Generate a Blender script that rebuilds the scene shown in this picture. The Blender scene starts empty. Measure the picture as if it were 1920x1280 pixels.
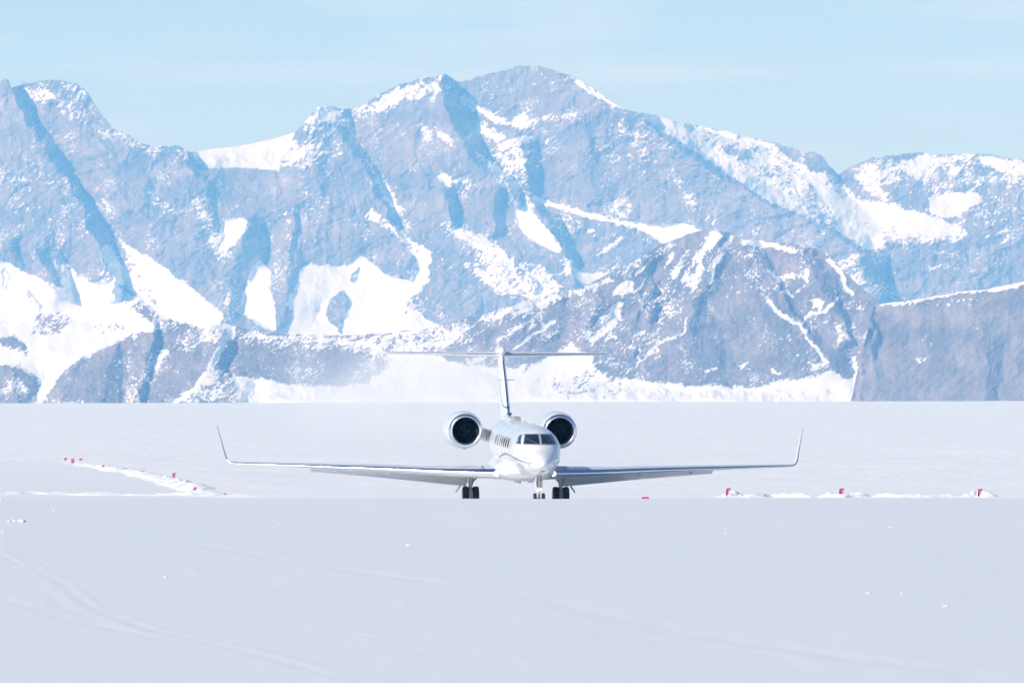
import bpy, bmesh, math, random
import numpy as np
from mathutils import Vector, Matrix

R = math.radians
scene = bpy.context.scene
COL = scene.collection

# ------------------------------------------------------------------ camera
FPX, EYE, PITCH = 17190.0, 1.6, 260.0 / 17190.0       # focal length in 1920-px units, eye height, upward tilt
cam_data = bpy.data.cameras.new('camera')
cam_data.sensor_width = 36.0
cam_data.lens = 36.0 * FPX / 1920.0
cam_data.clip_start, cam_data.clip_end = 1.0, 90000.0
cam_data.dof.use_dof = True
cam_data.dof.focus_distance = 450.0
cam_data.dof.aperture_fstop = 10.0
cam = bpy.data.objects.new('camera', cam_data)
COL.objects.link(cam)
cam.location = (0, 0, EYE)
cam.rotation_euler = (math.pi / 2 + PITCH, 0, 0)
scene.camera = cam

# ------------------------------------------------------------------ sky and sun
SUN_EL, SUN_AZ = R(33), R(234)          # azimuth clockwise from +Y: the sun stands behind the camera to the left
SUN_DIR = Vector((math.cos(SUN_EL) * math.sin(SUN_AZ), math.cos(SUN_EL) * math.cos(SUN_AZ), math.sin(SUN_EL)))
world = bpy.data.worlds.new('World')
scene.world = world
world.use_nodes = True
wn, wl = world.node_tree.nodes, world.node_tree.links
wn.clear()
w_out = wn.new('ShaderNodeOutputWorld')
w_bg = wn.new('ShaderNodeBackground')
w_sky = wn.new('ShaderNodeTexSky')
w_sky.sky_type = 'NISHITA'
w_sky.sun_disc = False
w_sky.sun_elevation = SUN_EL
w_sky.sun_rotation = SUN_AZ
w_sky.altitude = 1200
w_sky.air_density = 1.0
w_sky.dust_density = 0.0
w_sky.ozone_density = 2.0
w_bg.inputs['Strength'].default_value = 0.092
# thin cirrus, the same over the whole sky
w_tc = wn.new('ShaderNodeTexCoord')
w_map = wn.new('ShaderNodeMapping')
w_map.inputs['Scale'].default_value = (22, 22, 190)
w_map.inputs['Location'].default_value = (3.1, 0.4, 2.3)
w_nz = wn.new('ShaderNodeTexNoise')
w_nz.inputs['Scale'].default_value = 1.0
w_nz.inputs['Detail'].default_value = 5
w_rmp = wn.new('ShaderNodeMapRange')
w_rmp.inputs['From Min'].default_value = 0.53
w_rmp.inputs['From Max'].default_value = 0.80
w_rmp.inputs['To Max'].default_value = 0.32
w_mix = wn.new('ShaderNodeMix'); w_mix.data_type = 'RGBA'
w_mix.inputs[7].default_value = (13.0, 12.0, 11.5, 1)
wl.new(w_tc.outputs['Generated'], w_map.inputs['Vector'])
wl.new(w_map.outputs['Vector'], w_nz.inputs['Vector'])
wl.new(w_nz.outputs['Fac'], w_rmp.inputs['Value'])
wl.new(w_rmp.outputs['Result'], w_mix.inputs[0])
wl.new(w_sky.outputs['Color'], w_mix.inputs[6])
w_tint = wn.new('ShaderNodeMix'); w_tint.data_type = 'RGBA'; w_tint.blend_type = 'MULTIPLY'
w_tint.inputs[0].default_value = 1.0
w_tint.inputs[7].default_value = (0.85, 0.915, 1.035, 1)      # clear cold polar air, the same all over the sky
wl.new(w_mix.outputs[2], w_tint.inputs[6])
wl.new(w_tint.outputs[2], w_bg.inputs['Color'])
wl.new(w_bg.outputs['Background'], w_out.inputs['Surface'])

sun_data = bpy.data.lights.new('sun', 'SUN')
sun_data.energy = 4.5
sun_data.angle = R(0.53)
sun_data.color = (1.0, 0.965, 0.92)
sun = bpy.data.objects.new('sun', sun_data)
COL.objects.link(sun)
sun.rotation_euler = SUN_DIR.to_track_quat('Z', 'Y').to_euler()
sun.location = (-200, -150, 200)

vs = scene.view_settings
vs.view_transform = 'Standard'; vs.look = 'None'; vs.gamma = 1.0; vs.use_curve_mapping = False
vs.exposure = 0.0
cy = scene.cycles
cy.use_denoising = True
cy.max_bounces = 6; cy.diffuse_bounces = 3; cy.glossy_bounces = 3; cy.transmission_bounces = 3
cy.volume_bounces = 2
cy.use_adaptive_sampling = True
cy.adaptive_threshold = 0.02

# ------------------------------------------------------------------ small maths
def at(px, row, Y):
    """the point seen at a traced position, at the distance Y (arrays allowed)"""
    a, b = (np.asarray(px, float) - 960) / FPX, (640 - np.asarray(row, float)) / FPX
    t = Y / (math.cos(PITCH) - b * math.sin(PITCH))
    return a * t, np.asarray(Y, float) + 0 * t, EYE + t * (math.sin(PITCH) + b * math.cos(PITCH))

def pchip(xs, ys):
    x, y = np.array(xs, float), np.array(ys, float)
    h = np.diff(x); d = np.diff(y) / h
    m = np.zeros(len(x)); m[0], m[-1] = d[0], d[-1]
    for i in range(1, len(x) - 1):
        if d[i - 1] * d[i] > 0:
            w1, w2 = 2 * h[i] + h[i - 1], h[i] + 2 * h[i - 1]
            m[i] = (w1 + w2) / (w1 / d[i - 1] + w2 / d[i])
    def f(q):
        q = np.clip(np.asarray(q, float), x[0], x[-1])
        i = np.clip(np.searchsorted(x, q) - 1, 0, len(x) - 2)
        t = (q - x[i]) / h[i]
        return ((2*t**3 - 3*t**2 + 1) * y[i] + (t**3 - 2*t**2 + t) * h[i] * m[i]
                + (-2*t**3 + 3*t**2) * y[i+1] + (t**3 - t**2) * h[i] * m[i+1])
    return f

def hash2(ix, iy, seed):
    h = (ix.astype(np.int64) * 374761393 + iy.astype(np.int64) * 668265263 + seed * 974711) & 0xFFFFFFFF
    h = ((h ^ (h >> 13)) * 1274126177) & 0xFFFFFFFF
    h = ((h ^ (h >> 16)) * 2246822519) & 0xFFFFFFFF
    return ((h ^ (h >> 15)) & 0xFFFFFF) / float(0x1000000)

def vnoise(x, y, seed):
    ix, iy = np.floor(x), np.floor(y)
    fx, fy = x - ix, y - iy
    ix, iy = ix.astype(np.int64), iy.astype(np.int64)
    def g(i, j, dx, dy):
        a = hash2(i, j, seed) * 2 * np.pi
        return np.cos(a) * dx + np.sin(a) * dy
    u, v = fx**3 * (fx * (fx * 6 - 15) + 10), fy**3 * (fy * (fy * 6 - 15) + 10)
    a = g(ix, iy, fx, fy); b = g(ix + 1, iy, fx - 1, fy)
    c = g(ix, iy + 1, fx, fy - 1); d = g(ix + 1, iy + 1, fx - 1, fy - 1)
    return ((a + (b - a) * u) * (1 - v) + (c + (d - c) * u) * v) * 1.5

def fbm(x, y, octaves, seed, gain=0.5):
    s, a, f = 0.0, 1.0, 1.0
    for k in range(octaves):
        s = s + a * vnoise(x * f + 17.3 * k, y * f - 9.1 * k, seed + k)
        a *= gain; f *= 2.07
    return s

def ridged(x, y, octaves, seed, gain=0.5):
    s, a, f = 0.0, 1.0, 1.0
    for k in range(octaves):
        s = s + a * (0.5 - 1.6 * np.abs(vnoise(x * f + 31.7 * k, y * f + 5.3 * k, seed + k)))
        a *= gain; f *= 2.07
    return s

def smooth(a, b, x):
    t = np.clip((x - a) / (b - a), 0, 1)
    return t * t * (3 - 2 * t)

# ------------------------------------------------------------------ materials
MATS = {}
def nodes_of(name):
    m = bpy.data.materials.new(name); m.use_nodes = True
    MATS[name] = m
    return m, m.node_tree.nodes, m.node_tree.links, m.node_tree.nodes['Principled BSDF']

def simple(name, color, rough=0.5, metal=0.0, coat=0.0, noise=0.0, nscale=8.0, bump=0.0, bscale=30.0, spec=0.5):
    """a plain surface with a little procedural unevenness in colour and relief"""
    m, N, L, b = nodes_of(name)
    b.inputs['Base Color'].default_value = (*color, 1)
    b.inputs['Roughness'].default_value = rough
    b.inputs['Metallic'].default_value = metal
    b.inputs['Coat Weight'].default_value = coat
    b.inputs['Coat Roughness'].default_value = 0.08
    b.inputs['Specular IOR Level'].default_value = spec
    tc = N.new('ShaderNodeTexCoord')
    if noise:
        nz = N.new('ShaderNodeTexNoise'); nz.inputs['Scale'].default_value = nscale; nz.inputs['Detail'].default_value = 6
        mr = N.new('ShaderNodeMapRange'); mr.inputs['To Min'].default_value = 1 - noise; mr.inputs['To Max'].default_value = 1 + noise
        mx = N.new('ShaderNodeMix'); mx.data_type = 'RGBA'; mx.blend_type = 'MULTIPLY'; mx.inputs[0].default_value = 1
        mx.inputs[6].default_value = (*color, 1)
        L.new(tc.outputs['Object'], nz.inputs['Vector']); L.new(nz.outputs['Fac'], mr.inputs['Value'])
        L.new(mr.outputs['Result'], mx.inputs[7]); L.new(mx.outputs[2], b.inputs['Base Color'])
        rr = N.new('ShaderNodeMapRange'); rr.inputs['To Min'].default_value = rough * 0.8; rr.inputs['To Max'].default_value = min(1, rough * 1.25)
        L.new(nz.outputs['Fac'], rr.inputs['Value']); L.new(rr.outputs['Result'], b.inputs['Roughness'])
    if bump:
        n2 = N.new('ShaderNodeTexNoise'); n2.inputs['Scale'].default_value = bscale; n2.inputs['Detail'].default_value = 5
        bp = N.new('ShaderNodeBump'); bp.inputs['Strength'].default_value = bump; bp.inputs['Distance'].default_value = 0.05
        L.new(tc.outputs['Object'], n2.inputs['Vector']); L.new(n2.outputs['Fac'], bp.inputs['Height'])
        L.new(bp.outputs['Normal'], b.inputs['Normal'])
    return m

def emitter(name, color, strength):
    m, N, L, b = nodes_of(name)
    b.inputs['Base Color'].default_value = (*color, 1)
    b.inputs['Emission Color'].default_value = (*color, 1)
    b.inputs['Emission Strength'].default_value = strength
    return m

def mountain_material(name, rock_a, rock_b, scale):
    """rock with snow lying where the mesh attribute 'snow' says"""
    m, N, L, b = nodes_of(name)
    b.inputs['Specular IOR Level'].default_value = 0.15
    tc = N.new('ShaderNodeTexCoord')
    at_ = N.new('ShaderNodeAttribute'); at_.attribute_name = 'snow'
    tone = N.new('ShaderNodeAttribute'); tone.attribute_name = 'tone'
    n1 = N.new('ShaderNodeTexNoise'); n1.inputs['Scale'].default_value = scale; n1.inputs['Detail'].default_value = 10
    n1.inputs['Roughness'].default_value = 0.65
    n2 = N.new('ShaderNodeTexNoise'); n2.inputs['Scale'].default_value = scale * 9; n2.inputs['Detail'].default_value = 8
    n2.inputs['Roughness'].default_value = 0.7
    for n in (n1, n2): L.new(tc.outputs['Object'], n.inputs['Vector'])
    rk = N.new('ShaderNodeMix'); rk.data_type = 'RGBA'
    rk.inputs[6].default_value = (*rock_a, 1); rk.inputs[7].default_value = (*rock_b, 1)
    L.new(tone.outputs['Fac'], rk.inputs[0])
    mr = N.new('ShaderNodeMapRange'); mr.inputs['From Min'].default_value = 0.3; mr.inputs['From Max'].default_value = 0.7
    mr.inputs['To Min'].default_value = 0.8; mr.inputs['To Max'].default_value = 1.22
    L.new(n2.outputs['Fac'], mr.inputs['Value'])
    rk2 = N.new('ShaderNodeMix'); rk2.data_type = 'RGBA'; rk2.blend_type = 'MULTIPLY'; rk2.inputs[0].default_value = 1
    L.new(rk.outputs[2], rk2.inputs[6]); L.new(mr.outputs['Result'], rk2.inputs[7])
    # ragged snow edge
    ad = N.new('ShaderNodeMath'); ad.operation = 'MULTIPLY_ADD'
    sub = N.new('ShaderNodeMath'); sub.operation = 'SUBTRACT'; sub.inputs[1].default_value = 0.5
    L.new(n2.outputs['Fac'], sub.inputs[0]); L.new(sub.outputs[0], ad.inputs[0]); ad.inputs[1].default_value = 0.38
    L.new(at_.outputs['Fac'], ad.inputs[2])
    sm = N.new('ShaderNodeMapRange'); sm.interpolation_type = 'SMOOTHSTEP'
    sm.inputs['From Min'].default_value = 0.33; sm.inputs['From Max'].default_value = 0.67
    L.new(ad.outputs[0], sm.inputs['Value'])
    mx = N.new('ShaderNodeMix'); mx.data_type = 'RGBA'
    mx.inputs[7].default_value = (0.83, 0.84, 0.86, 1)
    L.new(sm.outputs['Result'], mx.inputs[0]); L.new(rk2.outputs[2], mx.inputs[6])
    L.new(mx.outputs[2], b.inputs['Base Color'])
    b.inputs['Roughness'].default_value = 0.85
    bp = N.new('ShaderNodeBump'); bp.inputs['Distance'].default_value = 0.9 / scale * 0.02
    iv = N.new('ShaderNodeMapRange'); iv.inputs['To Min'].default_value = 0.18; iv.inputs['To Max'].default_value = 0.08
    L.new(sm.outputs['Result'], iv.inputs['Value']); L.new(iv.outputs['Result'], bp.inputs['Strength'])
    L.new(n2.outputs['Fac'], bp.inputs['Height']); L.new(bp.outputs['Normal'], b.inputs['Normal'])
    return m

def snow_material(name):
    """wind-packed snow; attribute 'packed' = groomed, icier and bluer"""
    m, N, L, b = nodes_of(name)
    b.inputs['Specular IOR Level'].default_value = 0.25
    tc = N.new('ShaderNodeTexCoord')
    pk = N.new('ShaderNodeAttribute'); pk.attribute_name = 'packed'
    def tex(sx, sy, detail, rough=0.55):
        mp = N.new('ShaderNodeMapping'); mp.inputs['Scale'].default_value = (sx, sy, 1)
        n = N.new('ShaderNodeTexNoise'); n.inputs['Scale'].default_value = 1; n.inputs['Detail'].default_value = detail
        n.inputs['Roughness'].default_value = rough
        L.new(tc.outputs['Object'], mp.inputs['Vector']); L.new(mp.outputs['Vector'], n.inputs['Vector'])
        return n
    big = tex(0.035, 0.009, 6)            # broad patches of crust
    mid = tex(0.30, 0.035, 8, 0.62)       # sastrugi
    fine = tex(2.6, 0.5, 6)
    base = N.new('ShaderNodeMix'); base.data_type = 'RGBA'
    base.inputs[6].default_value = (0.92, 0.925, 0.92, 1)
    base.inputs[7].default_value = (0.82, 0.845, 0.86, 1)
    L.new(pk.outputs['Fac'], base.inputs[0])
    # crust patches, slightly bluer; the tone also paints in sastrugi shading
    mr = N.new('ShaderNodeMapRange'); mr.inputs['From Min'].default_value = 0.35; mr.inputs['From Max'].default_value = 0.65
    mr.inputs['To Min'].default_value = 0.0; mr.inputs['To Max'].default_value = 0.9
    sumn = N.new('ShaderNodeMath'); sumn.operation = 'MULTIPLY_ADD'; sumn.inputs[1].default_value = 0.5
    hlf = N.new('ShaderNodeMath'); hlf.operation = 'MULTIPLY'; hlf.inputs[1].default_value = 0.5
    L.new(mid.outputs['Fac'], hlf.inputs[0]); L.new(big.outputs['Fac'], sumn.inputs[0]); L.new(hlf.outputs[0], sumn.inputs[2])
    L.new(sumn.outputs[0], mr.inputs['Value'])
    cr = N.new('ShaderNodeMix'); cr.data_type = 'RGBA'; cr.blend_type = 'MULTIPLY'
    cr.inputs[7].default_value = (0.955, 0.965, 0.98, 1)
    L.new(mr.outputs['Result'], cr.inputs[0]); L.new(base.outputs[2], cr.inputs[6])
    L.new(cr.outputs[2], b.inputs['Base Color'])
    b.inputs['Roughness'].default_value = 0.7
    b1 = N.new('ShaderNodeBump'); b1.inputs['Distance'].default_value = 0.22
    st = N.new('ShaderNodeMapRange'); st.inputs['To Min'].default_value = 0.55; st.inputs['To Max'].default_value = 0.09
    L.new(pk.outputs['Fac'], st.inputs['Value']); L.new(st.outputs['Result'], b1.inputs['Strength'])
    L.new(mid.outputs['Fac'], b1.inputs['Height'])
    b2 = N.new('ShaderNodeBump'); b2.inputs['Distance'].default_value = 0.02; b2.inputs['Strength'].default_value = 0.25
    L.new(fine.outputs['Fac'], b2.inputs['Height']); L.new(b1.outputs['Normal'], b2.inputs['Normal'])
    L.new(b2.outputs['Normal'], b.inputs['Normal'])
    return m

M_snow = snow_material('snow')
M_heap = simple('loose_snow', (0.86, 0.865, 0.875), 0.8, noise=0.03, nscale=2.0, bump=0.6, bscale=5.0, spec=0.2)
M_rock_far = mountain_material('far_rock_and_snow', (0.155, 0.135, 0.14), (0.31, 0.25, 0.235), 0.0032)
M_rock_mid = mountain_material('hill_rock_and_snow', (0.150, 0.138, 0.152), (0.295, 0.248, 0.255), 0.0052)
M_rock_near = mountain_material('cliff_rock', (0.17, 0.152, 0.16), (0.31, 0.262, 0.262), 0.0062)

# ------------------------------------------------------------------ object helpers
def link_mesh(name, me, mats, parent=None, smooth_shade=True):
    ob = bpy.data.objects.new(name, me)
    for m in (mats if isinstance(mats, (list, tuple)) else [mats]): me.materials.append(m)
    COL.objects.link(ob)
    if parent: ob.parent = parent
    if smooth_shade: me.polygons.foreach_set('use_smooth', [True] * len(me.polygons))
    return ob

def tag(o, label=None, cat=None, group=None, kind=None):
    for k, v in (('label', label), ('category', cat), ('group', group), ('kind', kind)):
        if v: o[k] = v
    return o

def grid_mesh(name, X, Y, Z, keep=None):
    """a sheet from 2-D coordinate arrays; keep masks out faces"""
    r, c = X.shape
    co = np.stack([X, Y, Z], -1).reshape(-1, 3).astype(np.float32)
    i = np.arange(r * c).reshape(r, c)
    q = np.stack([i[:-1, :-1], i[:-1, 1:], i[1:, 1:], i[1:, :-1]], -1).reshape(-1, 4)
    if keep is not None: q = q[keep.reshape(-1)]
    me = bpy.data.meshes.new(name)
    me.vertices.add(len(co)); me.vertices.foreach_set('co', co.reshape(-1))
    me.loops.add(q.size); me.loops.foreach_set('vertex_index', q.reshape(-1).astype(np.int32))
    me.polygons.add(len(q)); me.polygons.foreach_set('loop_start', np.arange(0, q.size, 4, dtype=np.int32))
    me.update(calc_edges=True)
    return me

def set_attr(me, name, arr):
    a = me.attributes.new(name, 'FLOAT', 'POINT')
    a.data.foreach_set('value', np.ascontiguousarray(arr, np.float32).reshape(-1))

def empty(name, loc=(0, 0, 0), rot=(0, 0, 0)):
    o = bpy.data.objects.new(name, None)
    o.empty_display_size = 0.5
    COL.objects.link(o); o.location = loc; o.rotation_euler = rot
    return o

# ------------------------------------------------------------------ the ground
_py = np.array([-2000, 0, 60, 200, 320, 372, 388, 400, 425, 450, 475, 495, 520, 560, 30000], float)
_pz = np.array([0, 0, 0, .42, .755, .825, .815, .74, .43, .396, .39, .42, .541, .008767*560-4.0175, .008767*30000-4.0175])
_ty = np.arange(-2000, 1500, 1.0)
_k = np.exp(-np.linspace(-2, 2, 17)**2); _k /= _k.sum()
_tz = np.convolve(np.interp(_ty, _py, _pz), _k, 'same'); _tz[:20] = 0
def ground_z(x, y):
    x, y = np.asarray(x, float), np.asarray(y, float)
    z = np.where(y < 1400, np.interp(y, _ty, _tz), .008767 * y - 4.0175)
    w = np.clip(y / 14200, 0, 1.2)**2
    z = z + w * np.clip(2.1 + 2.1 * x / 792, -3, 6)
    z = z + np.clip((y - 560) / 500, 0, 1) * 0.10 * vnoise(x / 38, y / 120, 5) + 0.012 * vnoise(x / 9, y / 45, 6)
    return z

# berm line at the left: from far to near
BERM = [(115, 803.0), (165, 765.0), (235, 700.0), (300, 640.0), (355, 580.0), (400, 532.0)]
BERM_XY = [((p - 960) / FPX * Y, Y) for p, Y in BERM]
_bx = np.array([p[0] for p in BERM_XY])[::-1]; _by = np.array([p[1] for p in BERM_XY])[::-1]
def packed_at(x, y):
    near = 1 - smooth(500, 530, y)
    lx = np.interp(y, _by, _bx)
    left = smooth(0.5, -0.8, x - lx) * (1 - smooth(790, 850, y))
    left = left * np.clip(0.72 - (y - 540) / 900, 0.35, 0.72)
    return np.maximum(near, left)

RX, RY0, RY1 = 46.0, 30.0, 508.0
def axis(dense, lo, hi, growth=1.10):
    out = list(dense)
    d = dense[-1] - dense[-2]
    while out[-1] < hi: d *= growth; out.append(min(hi, out[-1] + d))
    d = dense[1] - dense[0]; head = [dense[0]]
    while head[-1] > lo: d *= growth; head.append(max(lo, head[-1] - d))
    return np.array(sorted(set(head + out)))
def sastrugi(x, y):
    """wind-carved relief of the open snow, in metres"""
    w = smooth(515, 600, y) * (1 - 0.85 * packed_at(x, y))
    a = 0.10 * ridged(x / 17.0 + y / 200, y / 16, 5, 301, 0.6) + 0.12 * fbm(x / 26, y / 50, 4, 311) + 0.35 * fbm(x / 70, y / 320, 2, 321)
    return w * a
# open ground: rays fan out from the runway's end so that relief stays fine near by and coarse far off
ga = axis(np.arange(-0.066, 0.0661, 0.0003), -4.0, 4.0, 1.15)
gy = [RY1]
while gy[-1] < 29000: gy.append(gy[-1] + max(0.9, 0.0023 * gy[-1]**1.08 * (0.62 if gy[-1] < 14500 else 8)))
gy = np.array(gy[:-1] + [29000.0])
FA, GY = np.meshgrid(ga, gy)
GX = np.clip(FA * GY, -9000, 9000)
GZ = ground_z(GX, GY) + sastrugi(GX, GY)
me_f = grid_mesh('snow_field', GX, GY, GZ); set_attr(me_f, 'packed', packed_at(GX, GY))
nx_ = axis(np.arange(-RX - 4, RX + 4.1, 2.0), -9000, 9000, 1.15); nx_ = np.array(sorted(set(nx_) | {-RX, RX}))
ny_ = axis(np.array([RY0, RY0 + 10, RY1 - 20, RY1]), -1800, RY1, 1.2); ny_ = np.array(sorted(set(ny_[ny_ < RY0]) | set(np.arange(RY0, RY1, 12.0)) | {RY0, RY1}))
HX_, HY_ = np.meshgrid(nx_, ny_)
cx_, cy_ = (HX_[:-1, :-1] + HX_[1:, 1:]) / 2, (HY_[:-1, :-1] + HY_[1:, 1:]) / 2
me_n = grid_mesh('snow_field_near', HX_, HY_, ground_z(HX_, HY_), ~((np.abs(cx_) < RX) & (cy_ > RY0)))
set_attr(me_n, 'packed', np.where(np.abs(HX_) <= RX + 8, packed_at(HX_, HY_), 0.6))
bm = bmesh.new(); bm.from_mesh(me_f); bm.from_mesh(me_n); bm.to_mesh(me_f); bm.free(); bpy.data.meshes.remove(me_n)
tag(link_mesh('snow_field', me_f, M_snow), 'wide white snow field rising behind the jet to the mountains', kind='structure')

# the groomed runway in front, with shallow vehicle tracks pressed into it
def ray_ground(px, row):
    a = (px - 960) / FPX; e = PITCH + math.atan((640 - row) / FPX)
    ys = np.linspace(50, 400, 1400)
    zz = ground_z(a * ys, ys) - (EYE + ys * math.tan(e))
    k = np.argmax(zz > 0) if (zz > 0).any() else len(ys) - 1
    return a * ys[k], ys[k]
TRACKS = [([(150, 992), (270, 1004), (430, 1030), (560, 1055), (700, 1076), (850, 1096), (1000, 1118), (1230, 1178), (1450, 1212), (1600, 1236), (1800, 1262)], 0.20, -0.010),
          ([(-60, 1010), (0, 1030), (60, 1058), (130, 1088), (280, 1116), (420, 1142), (600, 1176), (800, 1205), (1000, 1240)], 0.09, 0.006),
          ([(-60, 1022), (0, 1040), (60, 1068), (130, 1099), (280, 1128), (420, 1154), (600, 1190), (800, 1222)], 0.06, -0.005),
          ([(60, 998), (180, 1008), (250, 1025), (320, 1050), (380, 1080), (520, 1110), (700, 1140), (900, 1165), (1200, 1190), (1500, 1230)], 0.09, 0.006),
          ([(180, 1003), (300, 1022), (360, 1045), (430, 1070), (560, 1096), (760, 1126)], 0.06, 0.005),
          ([(20, 1040), (70, 1075), (150, 1140), (260, 1185), (400, 1215), (500, 1240), (620, 1275)], 0.09, 0.006),
          ([(40, 1040), (100, 1075), (190, 1140), (300, 1180), (450, 1212), (560, 1240), (660, 1275)], 0.06, 0.005),
          ([(0, 1120), (130, 1165), (300, 1195), (450, 1225), (600, 1262)], 0.10, -0.006),
          ([(1100, 937), (1300, 950), (1500, 962), (1700, 975), (1980, 995)], 0.14, 0.006),
          ([(1100, 941), (1300, 955), (1500, 969), (1700, 984), (1980, 1006)], 0.10, -0.004),
          ([(900, 1000), (1200, 1030), (1500, 1070), (1980, 1130)], 0.16, -0.005)]
ra = axis(np.arange(-0.064, 0.0641, 0.0003), -1.7, 1.7, 1.25)
ry = [RY0 - 1]
while ry[-1] < RY1 + 1: ry.append(ry[-1] + np.clip(0.0045 * ry[-1], 0.35, 1.2))
ry = np.array(ry)
QA, QY = np.meshgrid(ra, ry)
QX = np.clip(QA * QY, -RX - 1, RX + 1)
QZ = ground_z(QX, QY) + 0.006
for pts, wdt, h in TRACKS:
    w = np.array([ray_ground(*p) for p in pts]); o = np.argsort(w[:, 1]); w = w[o]
    lx = np.interp(ry, w[:, 1], w[:, 0])
    inside = smooth(w[0, 1] - 8, w[0, 1] + 4, ry) * (1 - smooth(w[-1, 1] - 4, w[-1, 1] + 12, ry))
    slope = np.gradient(lx, ry)
    dd = (QX - lx[:, None]) / np.sqrt(1 + slope[:, None]**2)
    wob = np.clip(1 + 1.3 * vnoise(QX / 4, QY / 14, 41), 0.1, 2) / (1 + np.abs(slope[:, None]) * 0.4)
    QZ += inside[:, None] * 0.42 * h * wob * (np.exp(-(dd / wdt)**2) - 0.45 * np.exp(-((np.abs(dd) - 2 * wdt) / wdt)**2))
QZ += 0.005 * fbm(QX / 5.0, QY / 16.0, 4, 77) + 0.0022 * fbm(QX / .35, QY / 2.2, 3, 78)
me = grid_mesh('runway', QX, QY, QZ)
set_attr(me, 'packed', packed_at(QX, QY))
tag(link_mesh('runway', me, M_snow), 'smooth groomed blue-grey ice runway with faint curved tracks', kind='structure')

# ------------------------------------------------------------------ mountains
def raster_poly(px, py, pts):
    inside = np.zeros(px.shape, bool)
    p = np.array(pts, float)
    x0, x1, y0, y1 = p[:, 0].min(), p[:, 0].max(), p[:, 1].min(), p[:, 1].max()
    sel = (px >= x0) & (px <= x1) & (py >= y0) & (py <= y1)
    xs, ys = px[sel], py[sel]
    ins = np.zeros(xs.shape, bool)
    for (ax, ay), (bx, by) in zip(p, np.roll(p, -1, 0)):
        if ay == by: continue
        c = ((ay > ys) != (by > ys)) & (xs < (bx - ax) * (ys - ay) / (by - ay) + ax)
        ins ^= c
    inside[sel] = ins
    return inside

def strip(pts, w):
    p = np.array(pts, float); t = np.gradient(p, axis=0); t /= np.linalg.norm(t, axis=1)[:, None] + 1e-9
    n = np.stack([-t[:, 1], t[:, 0]], 1); ww = np.linspace(1, .8, len(p))[:, None] * w / 2
    return [tuple(q) for q in p + n * ww] + [tuple(q) for q in (p - n * ww)[::-1]]

def blur(a, r):
    if r < 1: return a
    r = int(r)
    for _ in range(1 if r < 4 else 2):
        for ax in (0, 1):
            p = np.pad(a, [(r + 1, r) if k == ax else (0, 0) for k in (0, 1)], 'edge')
            c = np.cumsum(p, axis=ax)
            n = a.shape[ax]
            hi = np.take(c, range(2 * r + 1, 2 * r + 1 + n), axis=ax); lo = np.take(c, range(0, n), axis=ax)
            a = (hi - lo) / (2 * r + 1)
    return a

def soft_poly(PX, PY, pts, soft):
    """a filled outline with soft edge, worked out only round its own box"""
    x0, st, y0 = PX[0, 0], PX[0, 1] - PX[0, 0], PY[0, 0]
    p = np.array(pts, float); m = int(4 * soft + 3)
    c0, c1 = max(0, int((p[:, 0].min() - x0) / st) - m), min(PX.shape[1], int((p[:, 0].max() - x0) / st) + m + 1)
    r0, r1 = max(0, int((p[:, 1].min() - y0) / st) - m), min(PX.shape[0], int((p[:, 1].max() - y0) / st) + m + 1)
    out = np.zeros(PX.shape)
    if c1 > c0 and r1 > r0:
        out[r0:r1, c0:c1] = blur(raster_poly(PX[r0:r1, c0:c1], PY[r0:r1, c0:c1], pts).astype(float), soft)
    return out

def bil(a, fx, fy):
    h, w = a.shape
    fx, fy = np.clip(fx, 0, w - 1.001), np.clip(fy, 0, h - 1.001)
    i, j = fx.astype(int), fy.astype(int); u, v = fx - i, fy - j
    return (a[j, i] * (1 - u) + a[j, i + 1] * u) * (1 - v) + (a[j + 1, i] * (1 - u) + a[j + 1, i + 1] * u) * v

def membrane(x0, x1, y0, y1, lines, step=5, lam=0.0016, iters=1400):
    """a skin stretched over ridge (+) and gully (-) lines, in metres towards the valley"""
    W, H = int((x1 - x0) / step) + 1, int((y1 - y0) / step) + 1
    fix, val = np.zeros((H, W), bool), np.zeros((H, W))
    for pts, v in lines:
        vv = v if isinstance(v, (list, tuple)) else [v] * len(pts)
        for (p, a), (q, b) in zip(zip(pts[:-1], vv[:-1]), zip(pts[1:], vv[1:])):
            n = int(max(abs(q[0] - p[0]), abs(q[1] - p[1])) / step * 2) + 2
            for t in np.linspace(0, 1, n):
                c, r = int(round((p[0] + (q[0] - p[0]) * t - x0) / step)), int(round((p[1] + (q[1] - p[1]) * t - y0) / step))
                if 0 <= c < W and 0 <= r < H: fix[r, c] = True; val[r, c] = a + (b - a) * t
    z = val.copy()
    for _ in range(iters):
        p = np.pad(z, 1, 'edge')
        z = (p[:-2, 1:-1] + p[2:, 1:-1] + p[1:-1, :-2] + p[1:-1, 2:]) / (4 + lam)
        z[fix] = val[fix]
    return z

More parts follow.
